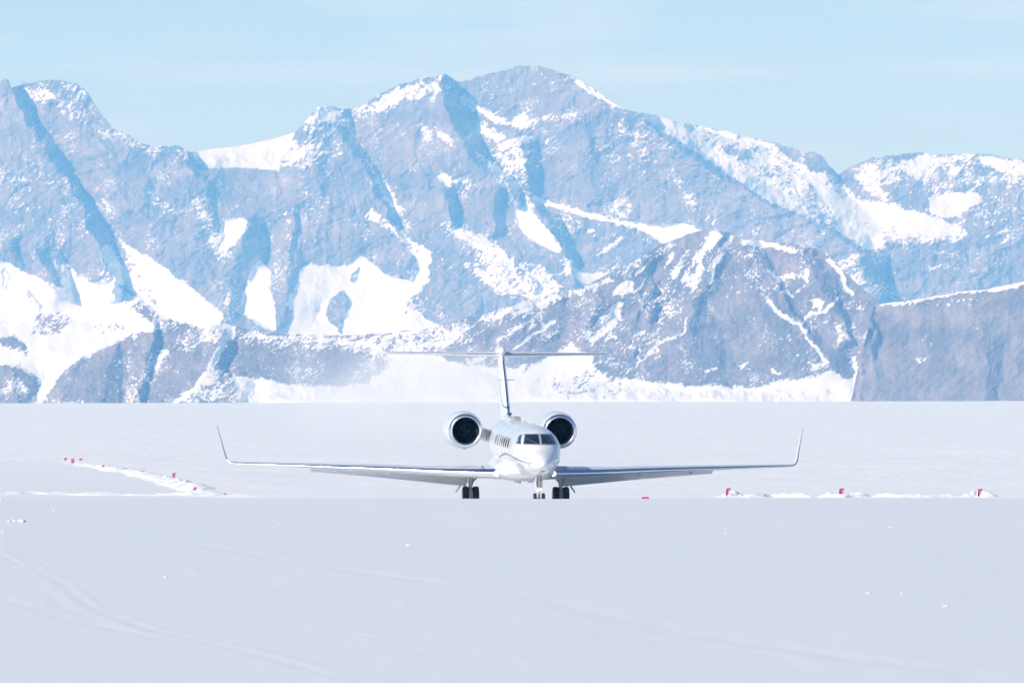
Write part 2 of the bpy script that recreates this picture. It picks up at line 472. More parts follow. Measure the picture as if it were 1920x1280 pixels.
def build_mountain(name, label, mat, skyline, base_row, foot_y, foot_row, run, lines, snow, nx, nv,
                   seed, d_amp, flute, jag=2.2, speck=0.03, x0=-120, x1=2040, back=(500, 1.0), tones=(), side=None, smooth_sky=(), dusty=0.62):
    """one massif: a real face (x, height, depth) rising to its skyline, then a back slope.
       skyline, ridge lines and snow fields are outlines measured on the face."""
    sk = np.array(skyline, float)
    u = np.linspace(x0, x1, nx)
    top = np.interp(u, sk[:, 0], sk[:, 1])
    calm = np.ones(nx)
    for a, b in smooth_sky: calm *= 1 - 0.9 * smooth(a - 10, a + 10, u) * (1 - smooth(b - 10, b + 10, u))
    top = top + jag * (fbm(u / 24, u * 0 + 3.3, 3, seed + 3, 0.6) + 0.55 * ridged(u / 7, u * 0 + 1.7, 3, seed + 4, 0.6)) * smooth(0, 30, base_row - top) * calm
    v = np.linspace(0, 1, nv)[:, None]
    U = np.broadcast_to(u, (nv, nx)).copy()
    ROW = base_row + v * (top - base_row)
    mpp = foot_y / FPX
    ym = foot_row - sk[:, 1].min()
    rel = membrane(x0, x1, sk[:, 1].min() - 20, base_row + 5, lines)
    wx, wy = 10 * fbm(U / 55, ROW / 55, 5, seed + 11, .52), 8 * fbm(U / 55 + 9, ROW / 55, 5, seed + 12, .52)
    R0 = bil(rel, (U + wx - x0) / 5, (ROW + wy - sk[:, 1].min() + 20) / 5)
    # snow cover 0..1 painted from outlines
    st = 1.5
    W, H = int((x1 - x0) / st) + 1, int((base_row - sk[:, 1].min() + 40) / st) + 1
    PX, PY = np.meshgrid(x0 + np.arange(W) * st, sk[:, 1].min() - 20 + np.arange(H) * st)
    dens = np.full((H, W), speck)
    for item in snow:
        pts, d, soft = item[0], item[1], (item[2] if len(item) > 2 else 2)
        mk = soft_poly(PX, PY, pts, soft)
        dens = dens * (1 - mk) + d * mk
    w2x, w2y = 2.4 * fbm(U / 16, ROW / 16, 4, seed + 21), 2.4 * fbm(U / 16 + 5, ROW / 16, 4, seed + 22)
    D = bil(dens, (U + w2x - x0) / st, (ROW + w2y - sk[:, 1].min() + 20) / st)
    D = np.where(D < 0.6, D * (0.55 + 0.75 * D) * (0.25 + 1.5 * smooth(-0.6, 0.7, fbm(U / 70, ROW / 55, 3, seed + 64))), D)
    hard = smooth(0.95, 0.55, D)                  # bare rock is rough, deep snow is smooth
    al, ac = 0.77 * U - 0.64 * ROW, 0.64 * U + 0.77 * ROW        # along and across the strata
    det = (d_amp * (1.0 * ridged(U / 120 + wx / 60, (ROW + 0.3 * U) / 150, 2, seed + 31)
           + 0.26 * ridged(al / 80, ac / 40, 3, seed + 41, 0.5)
           + 0.12 * ridged((U - 0.5 * ROW) / 34, (ROW + 0.2 * U) / 90, 4, seed + 44, 0.55)
           + 0.045 * fbm(U / 9, ROW / 7, 4, seed + 47, 0.6)))
    det = det + flute * (ridged((U + 6 * fbm(ROW / 60, U / 90, 2, seed + 51)) / 18, ROW / 130, 4, seed + 52, 0.55))
    # strata ledges, cracks and crags
    for L_, amp, sl, sd in ((30, 0.30, 0.32, 1), (11, 0.14, 0.25, 2), (17, 0.16, -0.75, 3)):
        t = (ROW + sl * U + 0.9 * L_ * fbm(U / (6 * L_), ROW / (5 * L_), 2, seed + 100 + sd) + 0.12 * L_ * fbm(U / L_, ROW / L_, 2, seed + 105 + sd)) / L_
        saw = t - np.floor(t); saw = np.minimum(saw, (1 - saw) * 6)
        det = det + d_amp * amp * saw * smooth(-0.25, 0.35, fbm(U / (5 * L_), ROW / (4 * L_), 2, seed + 110 + sd))
    cr = np.abs(vnoise((U + 0.8 * wx) / 46, (ROW + 0.25 * U + wy) / 95, seed + 120)); det = det - d_amp * 0.20 * np.exp(-(cr / 0.03)**2)
    cr = np.abs(vnoise((al + wx) / 70, (ac + wy) / 40, seed + 121)); det = det - d_amp * 0.14 * np.exp(-(cr / 0.035)**2)
    det = det + d_amp * 0.05 * ridged((U + 0.3 * ROW) / 12, (ROW - 0.2 * U) / 30, 4, seed + 130, 0.66)
    small = 0.16 * d_amp * fbm(U / 40, ROW / 40, 3, seed + 61)
    relief = R0 + det * hard + small * (1 - hard)
    YD = foot_y + (foot_row - ROW) * mpp * run - relief * mpp / 0.55
    # speckled snow on ledges
    ledge = np.gradient(det, axis=0) / (np.abs(np.gradient(ROW, axis=0)) + 1e-6)
    ledge = -ledge / (np.std(ledge) + 1e-9)
    wv = 9 * fbm(U / 34, ROW / 34, 3, seed + 70)
    vein = ridged((al + wv) / 30, (ac - wv) / 11, 4, seed + 73, 0.66)
    grain = fbm((al + wv) / 6.5, ac / 3.6, 3, seed + 71, 0.7)
    nz = -vein / np.std(vein) + 0.85 * grain / np.std(grain) + 0.6 * fbm(U / 55, ROW / 45, 3, seed + 72) * 2
    nz = nz / np.std(nz) - 0.65 * np.clip(ledge, -2.5, 2.5)
    q = np.quantile(nz[::7, ::7], np.linspace(0, 1, 201))
    cdf = np.interp(nz, q, np.linspace(0, 1, 201))
    snowv = np.clip((D - cdf) / 0.06 + 0.5, 0, 1)
    dust = fbm((al + wv) / 5, ac / 2.6, 3, seed + 75, 0.7)
    dust = smooth(0.45, 1.0, dust + 0.9 * fbm(U / 45, ROW / 60, 3, seed + 76) + 0.5 * D)
    snowv = np.maximum(snowv, dusty * dust)
    snowv = np.where(D > 0.97, 1.0, snowv)
    tone = 0.5 + 0.55 * fbm((U + 0.6 * ROW) / 130, ROW / 60, 4, seed + 81) + 0.25 * fbm(U / 12, ROW / 70, 3, seed + 82)
    tone = tone + 0.42 * fbm(al / 60, ac / 5, 4, seed + 83, .6) + 0.2 * fbm((U + .15 * ROW) / 5, ROW / 40, 4, seed + 84, .6) + 0.25 * fbm(U / 3, ROW / 3, 2, seed + 85)
    for pts, dv in tones:
        tone = tone + dv * bil(soft_poly(PX, PY, pts, 4), (U + 2 * w2x - x0) / st, (ROW + 2 * w2y - sk[:, 1].min() + 20) / st)
    X, Y, Z = at(U, ROW, YD)
    if side: X, Y, Z = side(U, ROW, X, Y, Z)
    # back slope
    nb = 10
    bx, by, bz = [], [], []
    zfoot = Z[0]
    for k in range(1, nb + 1):
        t = k / nb
        bx.append(X[-1]); by.append(Y[-1] + back[0] * t**0.9 + 20 * vnoise(u / 30, u * 0 + k, seed + 90))
        bz.append(Z[-1] + (np.minimum(zfoot, Z[-1]) - Z[-1]) * (t**1.25) * back[1])
    X = np.vstack([X, bx]); Y = np.vstack([Y, by]); Z = np.vstack([Z, bz])
    snowv = np.vstack([snowv] + [np.full(nx, 0.8)] * nb); tone = np.vstack([tone] + [np.full(nx, 0.5)] * nb)
    me = grid_mesh(name, X, Y, Z)
    set_attr(me, 'snow', snowv); set_attr(me, 'tone', tone)
    return tag(link_mesh(name, me, mat), label, kind='structure')

# --- far massif
SKY_A = [(-120, 190), (-60, 165), (0, 151), (8, 148), (15, 152), (22, 166), (30, 163), (45, 157), (70, 152), (95, 150), (120, 152), (145, 158),
    (160, 170), (175, 188), (190, 212), (205, 232), (213, 243), (230, 250), (255, 262), (275, 272), (295, 277), (318, 275), (335, 273),
    (345, 277), (355, 286), (400, 279), (440, 275), (480, 268), (520, 258), (555, 248), (565, 236), (580, 219), (597, 199), (612, 197),
    (628, 198), (640, 206), (655, 205), (680, 196), (700, 185), (720, 175), (745, 158), (775, 151), (800, 146), (815, 141), (828, 138),
    (840, 141), (850, 149), (862, 153), (880, 150), (900, 142), (920, 136), (950, 129), (975, 125), (998, 123), (1020, 126), (1040, 132),
    (1058, 138), (1075, 143), (1100, 158), (1130, 178), (1160, 198), (1180, 208), (1195, 210), (1230, 216), (1265, 227), (1290, 232),
    (1320, 238), (1360, 246), (1400, 256), (1440, 265), (1460, 268), (1490, 280), (1510, 284), (1525, 285), (1540, 293), (1555, 312),
    (1572, 327), (1590, 316), (1610, 304), (1640, 296), (1670, 292), (1700, 288), (1720, 284), (1745, 289), (1790, 291), (1830, 288),
    (1860, 290), (1890, 297), (1920, 300), (1980, 310), (2040, 320)]
LINES_A = [
    ([(8, 150), (35, 200), (60, 255), (100, 308), (130, 342), (150, 388), (168, 432), (188, 475), (207, 525), (215, 560)], 29),
    ([(28, 168), (75, 240), (112, 285), (148, 345), (182, 402), (207, 450), (231, 492), (234, 560)], -22),
    ([(95, 152), (150, 250), (210, 330), (260, 400), (320, 470), (380, 540)], 18),
    ([(213, 245), (260, 300), (330, 380), (370, 470)], 10),
    ([(0, 300), (40, 400), (50, 470)], 20), ([(60, 455), (90, 500), (115, 540)], 28), ([(112, 480), (128, 510), (140, 560)], -22),
    ([(30, 455), (46, 500)], -16),
    ([(358, 270), (450, 255), (540, 235)], -90), ([(362, 292), (450, 290), (532, 280)], -70),
    ([(345, 280), (380, 330), (392, 395), (405, 450), (415, 480)], 10), ([(362, 305), (398, 345), (410, 400), (421, 440)], -4),
    ([(468, 420), (452, 450), (437, 490), (425, 530), (432, 580)], 22), ([(484, 428), (486, 500), (466, 550), (452, 585)], -4),
    ([(552, 395), (545, 450), (537, 500), (530, 560), (526, 612)], 10), ([(562, 400), (560, 470), (551, 540), (545, 612)], -1),
    ([(500, 430), (495, 490)], -25), ([(620, 500), (680, 485), (700, 560), (600, 580)], -18),
    ([(612, 198), (640, 250), (680, 320), (720, 390), (750, 440)], 14), ([(600, 200), (575, 260), (560, 320), (600, 360)], 28),
    ([(655, 207), (665, 260), (695, 310), (730, 370), (760, 430)], -18), ([(745, 160), (760, 240), (790, 330), (820, 400)], 18),
    ([(830, 139), (834, 190), (842, 230), (862, 262), (892, 297), (925, 322), (955, 350), (962, 380)], 33),
    ([(860, 154), (880, 215), (900, 265), (910, 296), (947, 318), (972, 335), (980, 360), (977, 385)], -25),
    ([(998, 125), (990, 200), (1000, 255)], 4), ([(975, 262), (982, 300), (988, 350)], 14), ([(1005, 268), (1014, 320), (1012, 362)], -12),
    ([(990, 368), (1005, 392), (1030, 425), (1050, 460), (1062, 500), (1075, 530)], 20), ([(1012, 374), (1040, 410), (1066, 450), (1086, 495)], -18),
    ([(837, 365), (838, 425)], 24), ([(853, 368), (853, 422)], -8), ([(922, 360), (924, 440)], 20), ([(945, 365), (950, 440)], -4),
    ([(870, 440), (940, 480), (1000, 540)], 16), ([(1100, 300), (1120, 380)], 5), ([(1140, 290), (1160, 390)], -3), ([(1190, 260), (1230, 340), (1260, 410)], 8),
    ([(1062, 140), (1130, 185), (1200, 222), (1280, 285), (1350, 330), (1420, 372), (1500, 408), (1560, 438), (1600, 470), (1640, 540)], 66),
    ([(1230, 222), (1330, 290), (1420, 340), (1500, 365), (1580, 410), (1640, 460)], 8),
    ([(1300, 236), (1400, 262), (1480, 290)], -40), ([(1530, 292), (1550, 330), (1570, 350)], -10),
    ([(1572, 328), (1600, 370), (1650, 420)], -40), ([(1640, 300), (1660, 350), (1690, 380)], 10), ([(1720, 286), (1740, 330), (1768, 375)], 0),
    ([(1660, 458), (1740, 458), (1812, 450), (1860, 440), (1940, 430)], 34), ([(1680, 500), (1800, 520), (1900, 500)], 18),
    ([(1667, 490), (1668, 600)], -6), ([(1840, 380), (1900, 360), (1960, 370)], 10)]
SNOW_A = [
    ([(30, 165), (90, 150), (150, 160), (205, 235), (150, 220), (100, 195), (60, 190)], 0.42, 4),
    ([(0, 300), (60, 250), (110, 320), (160, 420), (200, 520), (130, 480), (60, 420), (0, 480)], 0.09, 6),
    ([(120, 320), (150, 340), (170, 420), (160, 480), (130, 420)], 0.20, 5),
    ([(210, 240), (290, 278), (345, 276), (370, 305), (300, 297), (240, 275)], 0.38, 3),
    (strip([(130, 215), (170, 235), (215, 265)], 12), 0.4, 3),
    ([(353, 262), (400, 260), (440, 255), (480, 247), (520, 237), (562, 225), (545, 272), (528, 298), (522, 320), (470, 316), (430, 313), (395, 317), (378, 310), (364, 298)], 1.0, 1),
    ([(270, 368), (300, 375), (340, 395), (358, 404), (325, 402), (290, 388)], 0.55, 3),
    ([(420, 412), (462, 411), (470, 420), (455, 440), (440, 455), (430, 470), (422, 480), (418, 460), (410, 430)], 1.0, 1),
    (strip([(355, 375), (385, 400), (400, 440), (412, 470), (425, 490)], 22), 0.36, 4),
    (strip([(415, 520), (425, 545), (430, 570)], 16), 0.3, 4),
    ([(490, 485), (500, 505), (510, 515), (508, 540), (515, 580), (519, 622), (500, 615), (475, 602), (438, 580), (455, 565), (460, 540), (468, 510), (478, 495)], 1.0, 1),
    (strip([(550, 392), (540, 400), (528, 402)], 8), 0.8, 2), (strip([(542, 405), (540, 450), (535, 520), (528, 560)], 14), 0.33, 4),
    ([(560, 505), (580, 494), (610, 497), (645, 499), (665, 490), (678, 479), (690, 490), (705, 500), (725, 515), (745, 518), (760, 525), (775, 515),
      (785, 505), (780, 485), (762, 466), (790, 458), (812, 475), (803, 500), (806, 525), (785, 545), (770, 560), (778, 580), (800, 600), (825, 610),
      (830, 640), (535, 640), (545, 600), (550, 585), (535, 570), (550, 545), (560, 530)], 1.0, 1),
    ([(610, 590), (616, 565), (632, 548), (642, 544), (654, 565), (650, 590), (635, 620), (622, 608)], 0.06, 1),
    (strip([(655, 525), (668, 512), (674, 502)], 7), 0.3, 1), ([(745, 520), (760, 500), (778, 512), (770, 528)], 0.3, 1),
    (strip([(785, 560), (770, 590), (790, 620)], 30), 0.72, 6),
    ([(226, 450), (245, 463), (290, 488), (330, 518), (370, 548), (402, 575), (418, 590), (412, 612), (350, 625), (300, 590), (270, 568), (250, 540), (236, 520), (232, 500), (236, 470)], 1.0, 1),
    ([(228, 455), (250, 480), (275, 530), (300, 575), (270, 570), (245, 540), (233, 500)], 0.78, 4),
    ([(0, 487), (20, 492), (45, 510), (75, 525), (105, 537), (120, 540), (112, 515), (100, 490), (95, 478), (105, 465), (115, 478), (128, 500), (150, 518),
      (180, 530), (205, 527), (206, 505), (224, 538), (255, 562), (285, 580), (230, 640), (0, 680), (-120, 680), (-120, 500)], 0.985, 2),
    (strip([(0, 505), (12, 520), (5, 540)], 16), 0.55, 3), (strip([(45, 540), (60, 560), (75, 580)], 12), 0.6, 3),
    (strip([(195, 465), (215, 495), (232, 530)], 26), 1.0, 2),
    (strip([(575, 310), (620, 290), (640, 250), (650, 225)], 40), 0.22, 8),
    ([(556, 250), (597, 198), (640, 204), (650, 232), (622, 252), (602, 300), (575, 322), (525, 312)], 0.46, 3),
    ([(590, 200), (632, 198), (645, 215), (655, 235), (640, 238), (622, 228), (600, 226)], 0.93, 2),
    ([(655, 205), (745, 158), (830, 138), (845, 165), (800, 185), (740, 203), (680, 218)], 0.45, 4),
    ([(690, 195), (745, 165), (775, 160), (755, 188), (735, 202), (705, 200)], 0.85, 3),
    (strip([(812, 155), (818, 170), (810, 188)], 12), 0.85, 2),
    (strip([(640, 210), (655, 240), (665, 262), (690, 302), (715, 342), (735, 375), (750, 402), (765, 432)], 12), 0.66, 3),
    ([(715, 352), (735, 365), (752, 390), (750, 402), (735, 388), (718, 372)], 0.95, 2),
    (strip([(690, 398), (720, 415), (745, 437), (772, 457), (790, 472)], 15), 0.88, 3),
    (strip([(560, 355), (600, 380), (640, 400), (690, 425)], 22), 0.18, 8),
    ([(820, 318), (832, 322), (846, 335), (845, 352), (835, 350), (824, 336)], 1.0, 1), ([(845, 335), (890, 340), (870, 360), (845, 358)], 0.45, 3),
    (strip([(780, 225), (795, 240), (805, 262)], 14), 0.6, 3), (strip([(815, 235), (840, 262), (850, 280)], 14), 0.45, 3),
    ([(858, 178), (880, 184), (910, 204), (930, 222), (955, 224), (980, 210), (1000, 222), (1034, 216), (1012, 236), (990, 242), (960, 240), (938, 232), (915, 222), (890, 208), (870, 196)], 0.96, 2),
    ([(890, 215), (925, 240), (955, 255), (980, 240), (995, 255), (985, 300), (985, 350), (1000, 392), (985, 384), (965, 376), (955, 345), (930, 320), (895, 298), (890, 288), (920, 298), (935, 300), (920, 270), (905, 255)], 0.62, 4),
    (strip([(895, 238), (920, 250), (945, 260)], 12), 0.95, 2), (strip([(925, 285), (945, 295), (960, 305)], 12), 0.9, 2),
    (strip([(895, 292), (925, 312), (950, 335), (965, 350)], 9), 0.9, 2),
    (strip([(1000, 240), (1050, 225), (1075, 210)], 22), 0.3, 6), (strip([(1020, 262), (1060, 245)], 14), 0.5, 4),
    ([(963, 376), (985, 384), (1002, 400), (1022, 425), (1042, 446), (1054, 465), (1050, 480), (1034, 470), (1008, 460), (984, 440), (970, 420), (966, 395)], 1.0, 1),
    ([(998, 366), (1030, 377), (1080, 391), (1130, 404), (1180, 414), (1220, 421), (1280, 418), (1320, 430), (1290, 442), (1265, 452), (1245, 460), (1225, 446), (1195, 429), (1150, 419), (1090, 405), (1040, 391), (1003, 379)], 1.0, 1),
    ([(1140, 380), (1170, 370), (1185, 380), (1178, 412), (1160, 408), (1150, 396)], 0.6, 3),
    (strip([(1270, 340), (1290, 365), (1310, 395), (1335, 412), (1352, 430)], 16), 0.5, 4),
    (strip([(1015, 395), (1070, 418), (1130, 442), (1160, 455)], 10), 0.35, 4), (strip([(1120, 480), (1145, 462), (1160, 445)], 12), 0.6, 3),
    ([(1072, 500), (1090, 508), (1135, 512), (1150, 500), (1160, 494), (1130, 525), (1100, 535), (1080, 525)], 1.0, 1),
    ([(830, 420), (870, 428), (925, 450), (965, 480), (1005, 500), (1050, 540), (1025, 560), (985, 570), (945, 550), (905, 520), (880, 496), (900, 490), (880, 465), (850, 448)], 0.60, 4),
    (strip([(845, 430), (890, 448), (930, 470), (965, 510), (985, 548)], 16), 0.9, 3), (strip([(890, 505), (915, 525), (945, 550)], 15), 0.93, 3),
    (strip([(870, 495), (885, 505)], 12), 0.8, 2), (strip([(1010, 500), (1030, 525), (1050, 545)], 16), 0.7, 3),
    ([(1050, 470), (1075, 490), (1072, 515), (1055, 505)], 0.75, 3),
    ([(1040, 232), (1160, 200), (1200, 230), (1260, 300), (1200, 310), (1100, 280)], 0.10, 8),
    (strip([(1155, 225), (1180, 255), (1205, 280), (1212, 290)], 18), 0.36, 5),
    ([(1058, 138), (1075, 143), (1130, 178), (1180, 208), (1150, 200), (1100, 172)], 1.0, 1),
    ([(1188, 208), (1240, 241), (1290, 276), (1340, 306), (1390, 336), (1430, 352), (1480, 370), (1520, 396), (1560, 426), (1590, 446), (1610, 464), (1640, 472), (1668, 467),
      (1660, 452), (1720, 457), (1790, 457), (1814, 437), (1790, 420), (1740, 402), (1700, 390), (1670, 375), (1650, 385), (1620, 380), (1590, 355), (1570, 330),
      (1540, 318), (1500, 308), (1480, 300), (1450, 270), (1400, 254), (1360, 244), (1300, 230), (1230, 205), (1195, 200)], 0.86, 2),
    ([(1195, 212), (1260, 255), (1330, 300), (1420, 366), (1490, 398), (1540, 418), (1500, 380), (1440, 348), (1370, 308), (1330, 270), (1260, 236)], 1.0, 2),
    ([(1340, 262), (1440, 285), (1500, 330), (1520, 360), (1460, 345), (1400, 312), (1350, 285)], 0.52, 4),
    ([(1498, 306), (1560, 355), (1600, 400), (1650, 460), (1640, 470), (1600, 455), (1560, 410), (1530, 360)], 1.0, 2),
    ([(1600, 376), (1670, 376), (1740, 403), (1812, 436), (1790, 457), (1720, 437), (1660, 422), (1610, 396)], 1.0, 2),
    ([(1490, 282), (1525, 287), (1548, 310), (1560, 325), (1530, 322), (1505, 308)], 0.05, 2),
    (strip([(1500, 350), (1540, 395), (1555, 420)], 22), 0.25, 4),
    ([(1585, 318), (1640, 298), (1700, 290), (1800, 290), (1960, 310), (1960, 440), (1850, 440), (1800, 410), (1740, 400), (1690, 385), (1640, 370), (1610, 350)], 0.36, 4),
    ([(1625, 325), (1660, 308), (1700, 296), (1770, 292), (1830, 290), (1800, 302), (1745, 322), (1738, 350), (1700, 340), (1660, 335)], 0.76, 3),
    (strip([(1610, 325), (1640, 350), (1660, 375)], 20), 0.75, 3), (strip([(1680, 330), (1710, 350), (1730, 390)], 28), 0.12, 4),
    ([(1738, 370), (1790, 360), (1832, 360), (1842, 372), (1812, 396), (1780, 410), (1745, 402)], 1.0, 1),
    ([(1826, 288), (1920, 302), (1960, 308), (1960, 335), (1880, 322), (1840, 306)], 0.95, 2),
    ([(1810, 395), (1960, 370), (1960, 470), (1880, 460), (1820, 430)], 0.16, 6), (strip([(1890, 440), (1915, 480), (1925, 510)], 26), 0.6, 4),
    ([(1660, 450), (1960, 450), (1960, 580), (1620, 580)], 0.05, 6), (strip([(1705, 503), (1760, 500), (1830, 505)], 7), 0.5, 3),
    (strip([(1600, 460), (1590, 490), (1600, 520), (1650, 560)], 36), 0.35, 6)]
build_mountain('mountain', 'high hazy rock massif streaked with snow along the skyline', M_rock_far, SKY_A, 775, 23500, 640, 1.05,
               LINES_A, SNOW_A, 1330, 410, 100, 7.5, 0.9, jag=3.2, smooth_sky=[(355, 558), (1065, 1290), (1830, 2040)], back=(2000, 1.0), speck=0.025,
               tones=[([(360, 560), (440, 430), (480, 600)], 0.2), ([(990, 260), (1040, 260), (1030, 400), (990, 370)], -0.35), ([(1140, 280), (1240, 300), (1300, 400), (1200, 410)], -0.1)])  # middle outline: shade of a steep wall put into the rock tone

# --- foothills before it
SKY_C = [(-120, 612), (0, 602), (60, 590), (130, 581), (180, 575), (230, 566), (255, 562), (275, 574), (300, 590), (330, 601), (380, 613), (420, 606), (450, 613),
    (500, 624), (560, 627), (640, 629), (720, 625), (800, 616), (830, 610), (900, 591), (960, 573), (1010, 558), (1050, 548), (1090, 538), (1130, 520),
    (1170, 500), (1200, 483), (1235, 462), (1270, 446), (1300, 436), (1325, 431), (1350, 432), (1370, 437), (1385, 448), (1420, 450), (1460, 455), (1500, 458),
    (1530, 462), (1550, 475), (1570, 495), (1590, 515), (1610, 535), (1635, 556), (1660, 572), (1720, 600), (1800, 640), (1900, 680), (2040, 720)]
LINES_C = [
    ([(1335, 432), (1345, 470), (1330, 520), (1300, 580), (1280, 650), (1270, 720)], 14), ([(1374, 440), (1370, 480), (1352, 540)], 1),
    ([(1388, 450), (1398, 490), (1420, 560), (1450, 640), (1460, 700)], 10), ([(1440, 470), (1470, 540), (1520, 620)], -2),
    ([(1300, 437), (1255, 500), (1200, 580), (1150, 650)], 11), ([(1275, 447), (1225, 520), (1165, 600)], -3), ([(1220, 475), (1160, 545), (1112, 610)], 9),
    ([(1400, 450), (1440, 520), (1500, 600), (1560, 680)], 9), ([(1425, 455), (1480, 540), (1550, 640)], -4), ([(1480, 458), (1540, 540), (1600, 640)], 7),
    ([(1320, 560), (1360, 640), (1370, 715)], -3), ([(1240, 600), (1225, 660), (1215, 712)], 8),
    ([(1090, 539), (1112, 580), (1092, 630)], 18), ([(1058, 560), (1075, 600), (1050, 640)], -16),
    ([(960, 575), (985, 620), (950, 660)], 9), ([(1010, 570), (1020, 620)], -7), ([(1170, 500), (1200, 570), (1190, 650), (1180, 705)], 6),
    ([(1250, 455), (1230, 520), (1240, 600)], -6), ([(1290, 445), (1270, 520), (1220, 600), (1180, 660)], 12),
    ([(1530, 463), (1560, 520), (1600, 620), (1600, 700)], -8),
    ([(900, 700), (1100, 715), (1300, 735), (1500, 730), (1600, 720)], 10), ([(900, 745), (1200, 750), (1600, 750)], 30),
    ([(285, 612), (280, 655), (268, 705), (255, 757)], 15), ([(297, 612), (293, 655), (281, 705), (270, 757)], -2),
    ([(215, 650), (205, 700), (195, 757)], 9), ([(238, 660), (231, 710), (228, 757)], -1),
    ([(426, 628), (405, 662), (385, 702), (358, 735), (332, 757)], 20), ([(444, 640), (437, 680), (428, 705)], -11),
    ([(430, 705), (440, 730), (452, 757)], 12), ([(475, 725), (485, 757)], -12), ([(150, 670), (130, 720), (115, 757)], 9),
    ([(80, 700), (62, 757)], -12), ([(30, 692), (30, 757)], 9), ([(450, 645), (560, 650), (700, 655)], -6), ([(445, 695), (560, 715), (690, 715)], 6),
    ([(500, 745), (700, 745), (880, 745)], 30), ([(0, 610), (100, 602), (200, 600)], -12), ([(0, 660), (100, 660), (200, 640)], 0), ([(255, 563), (260, 590)], 6)]
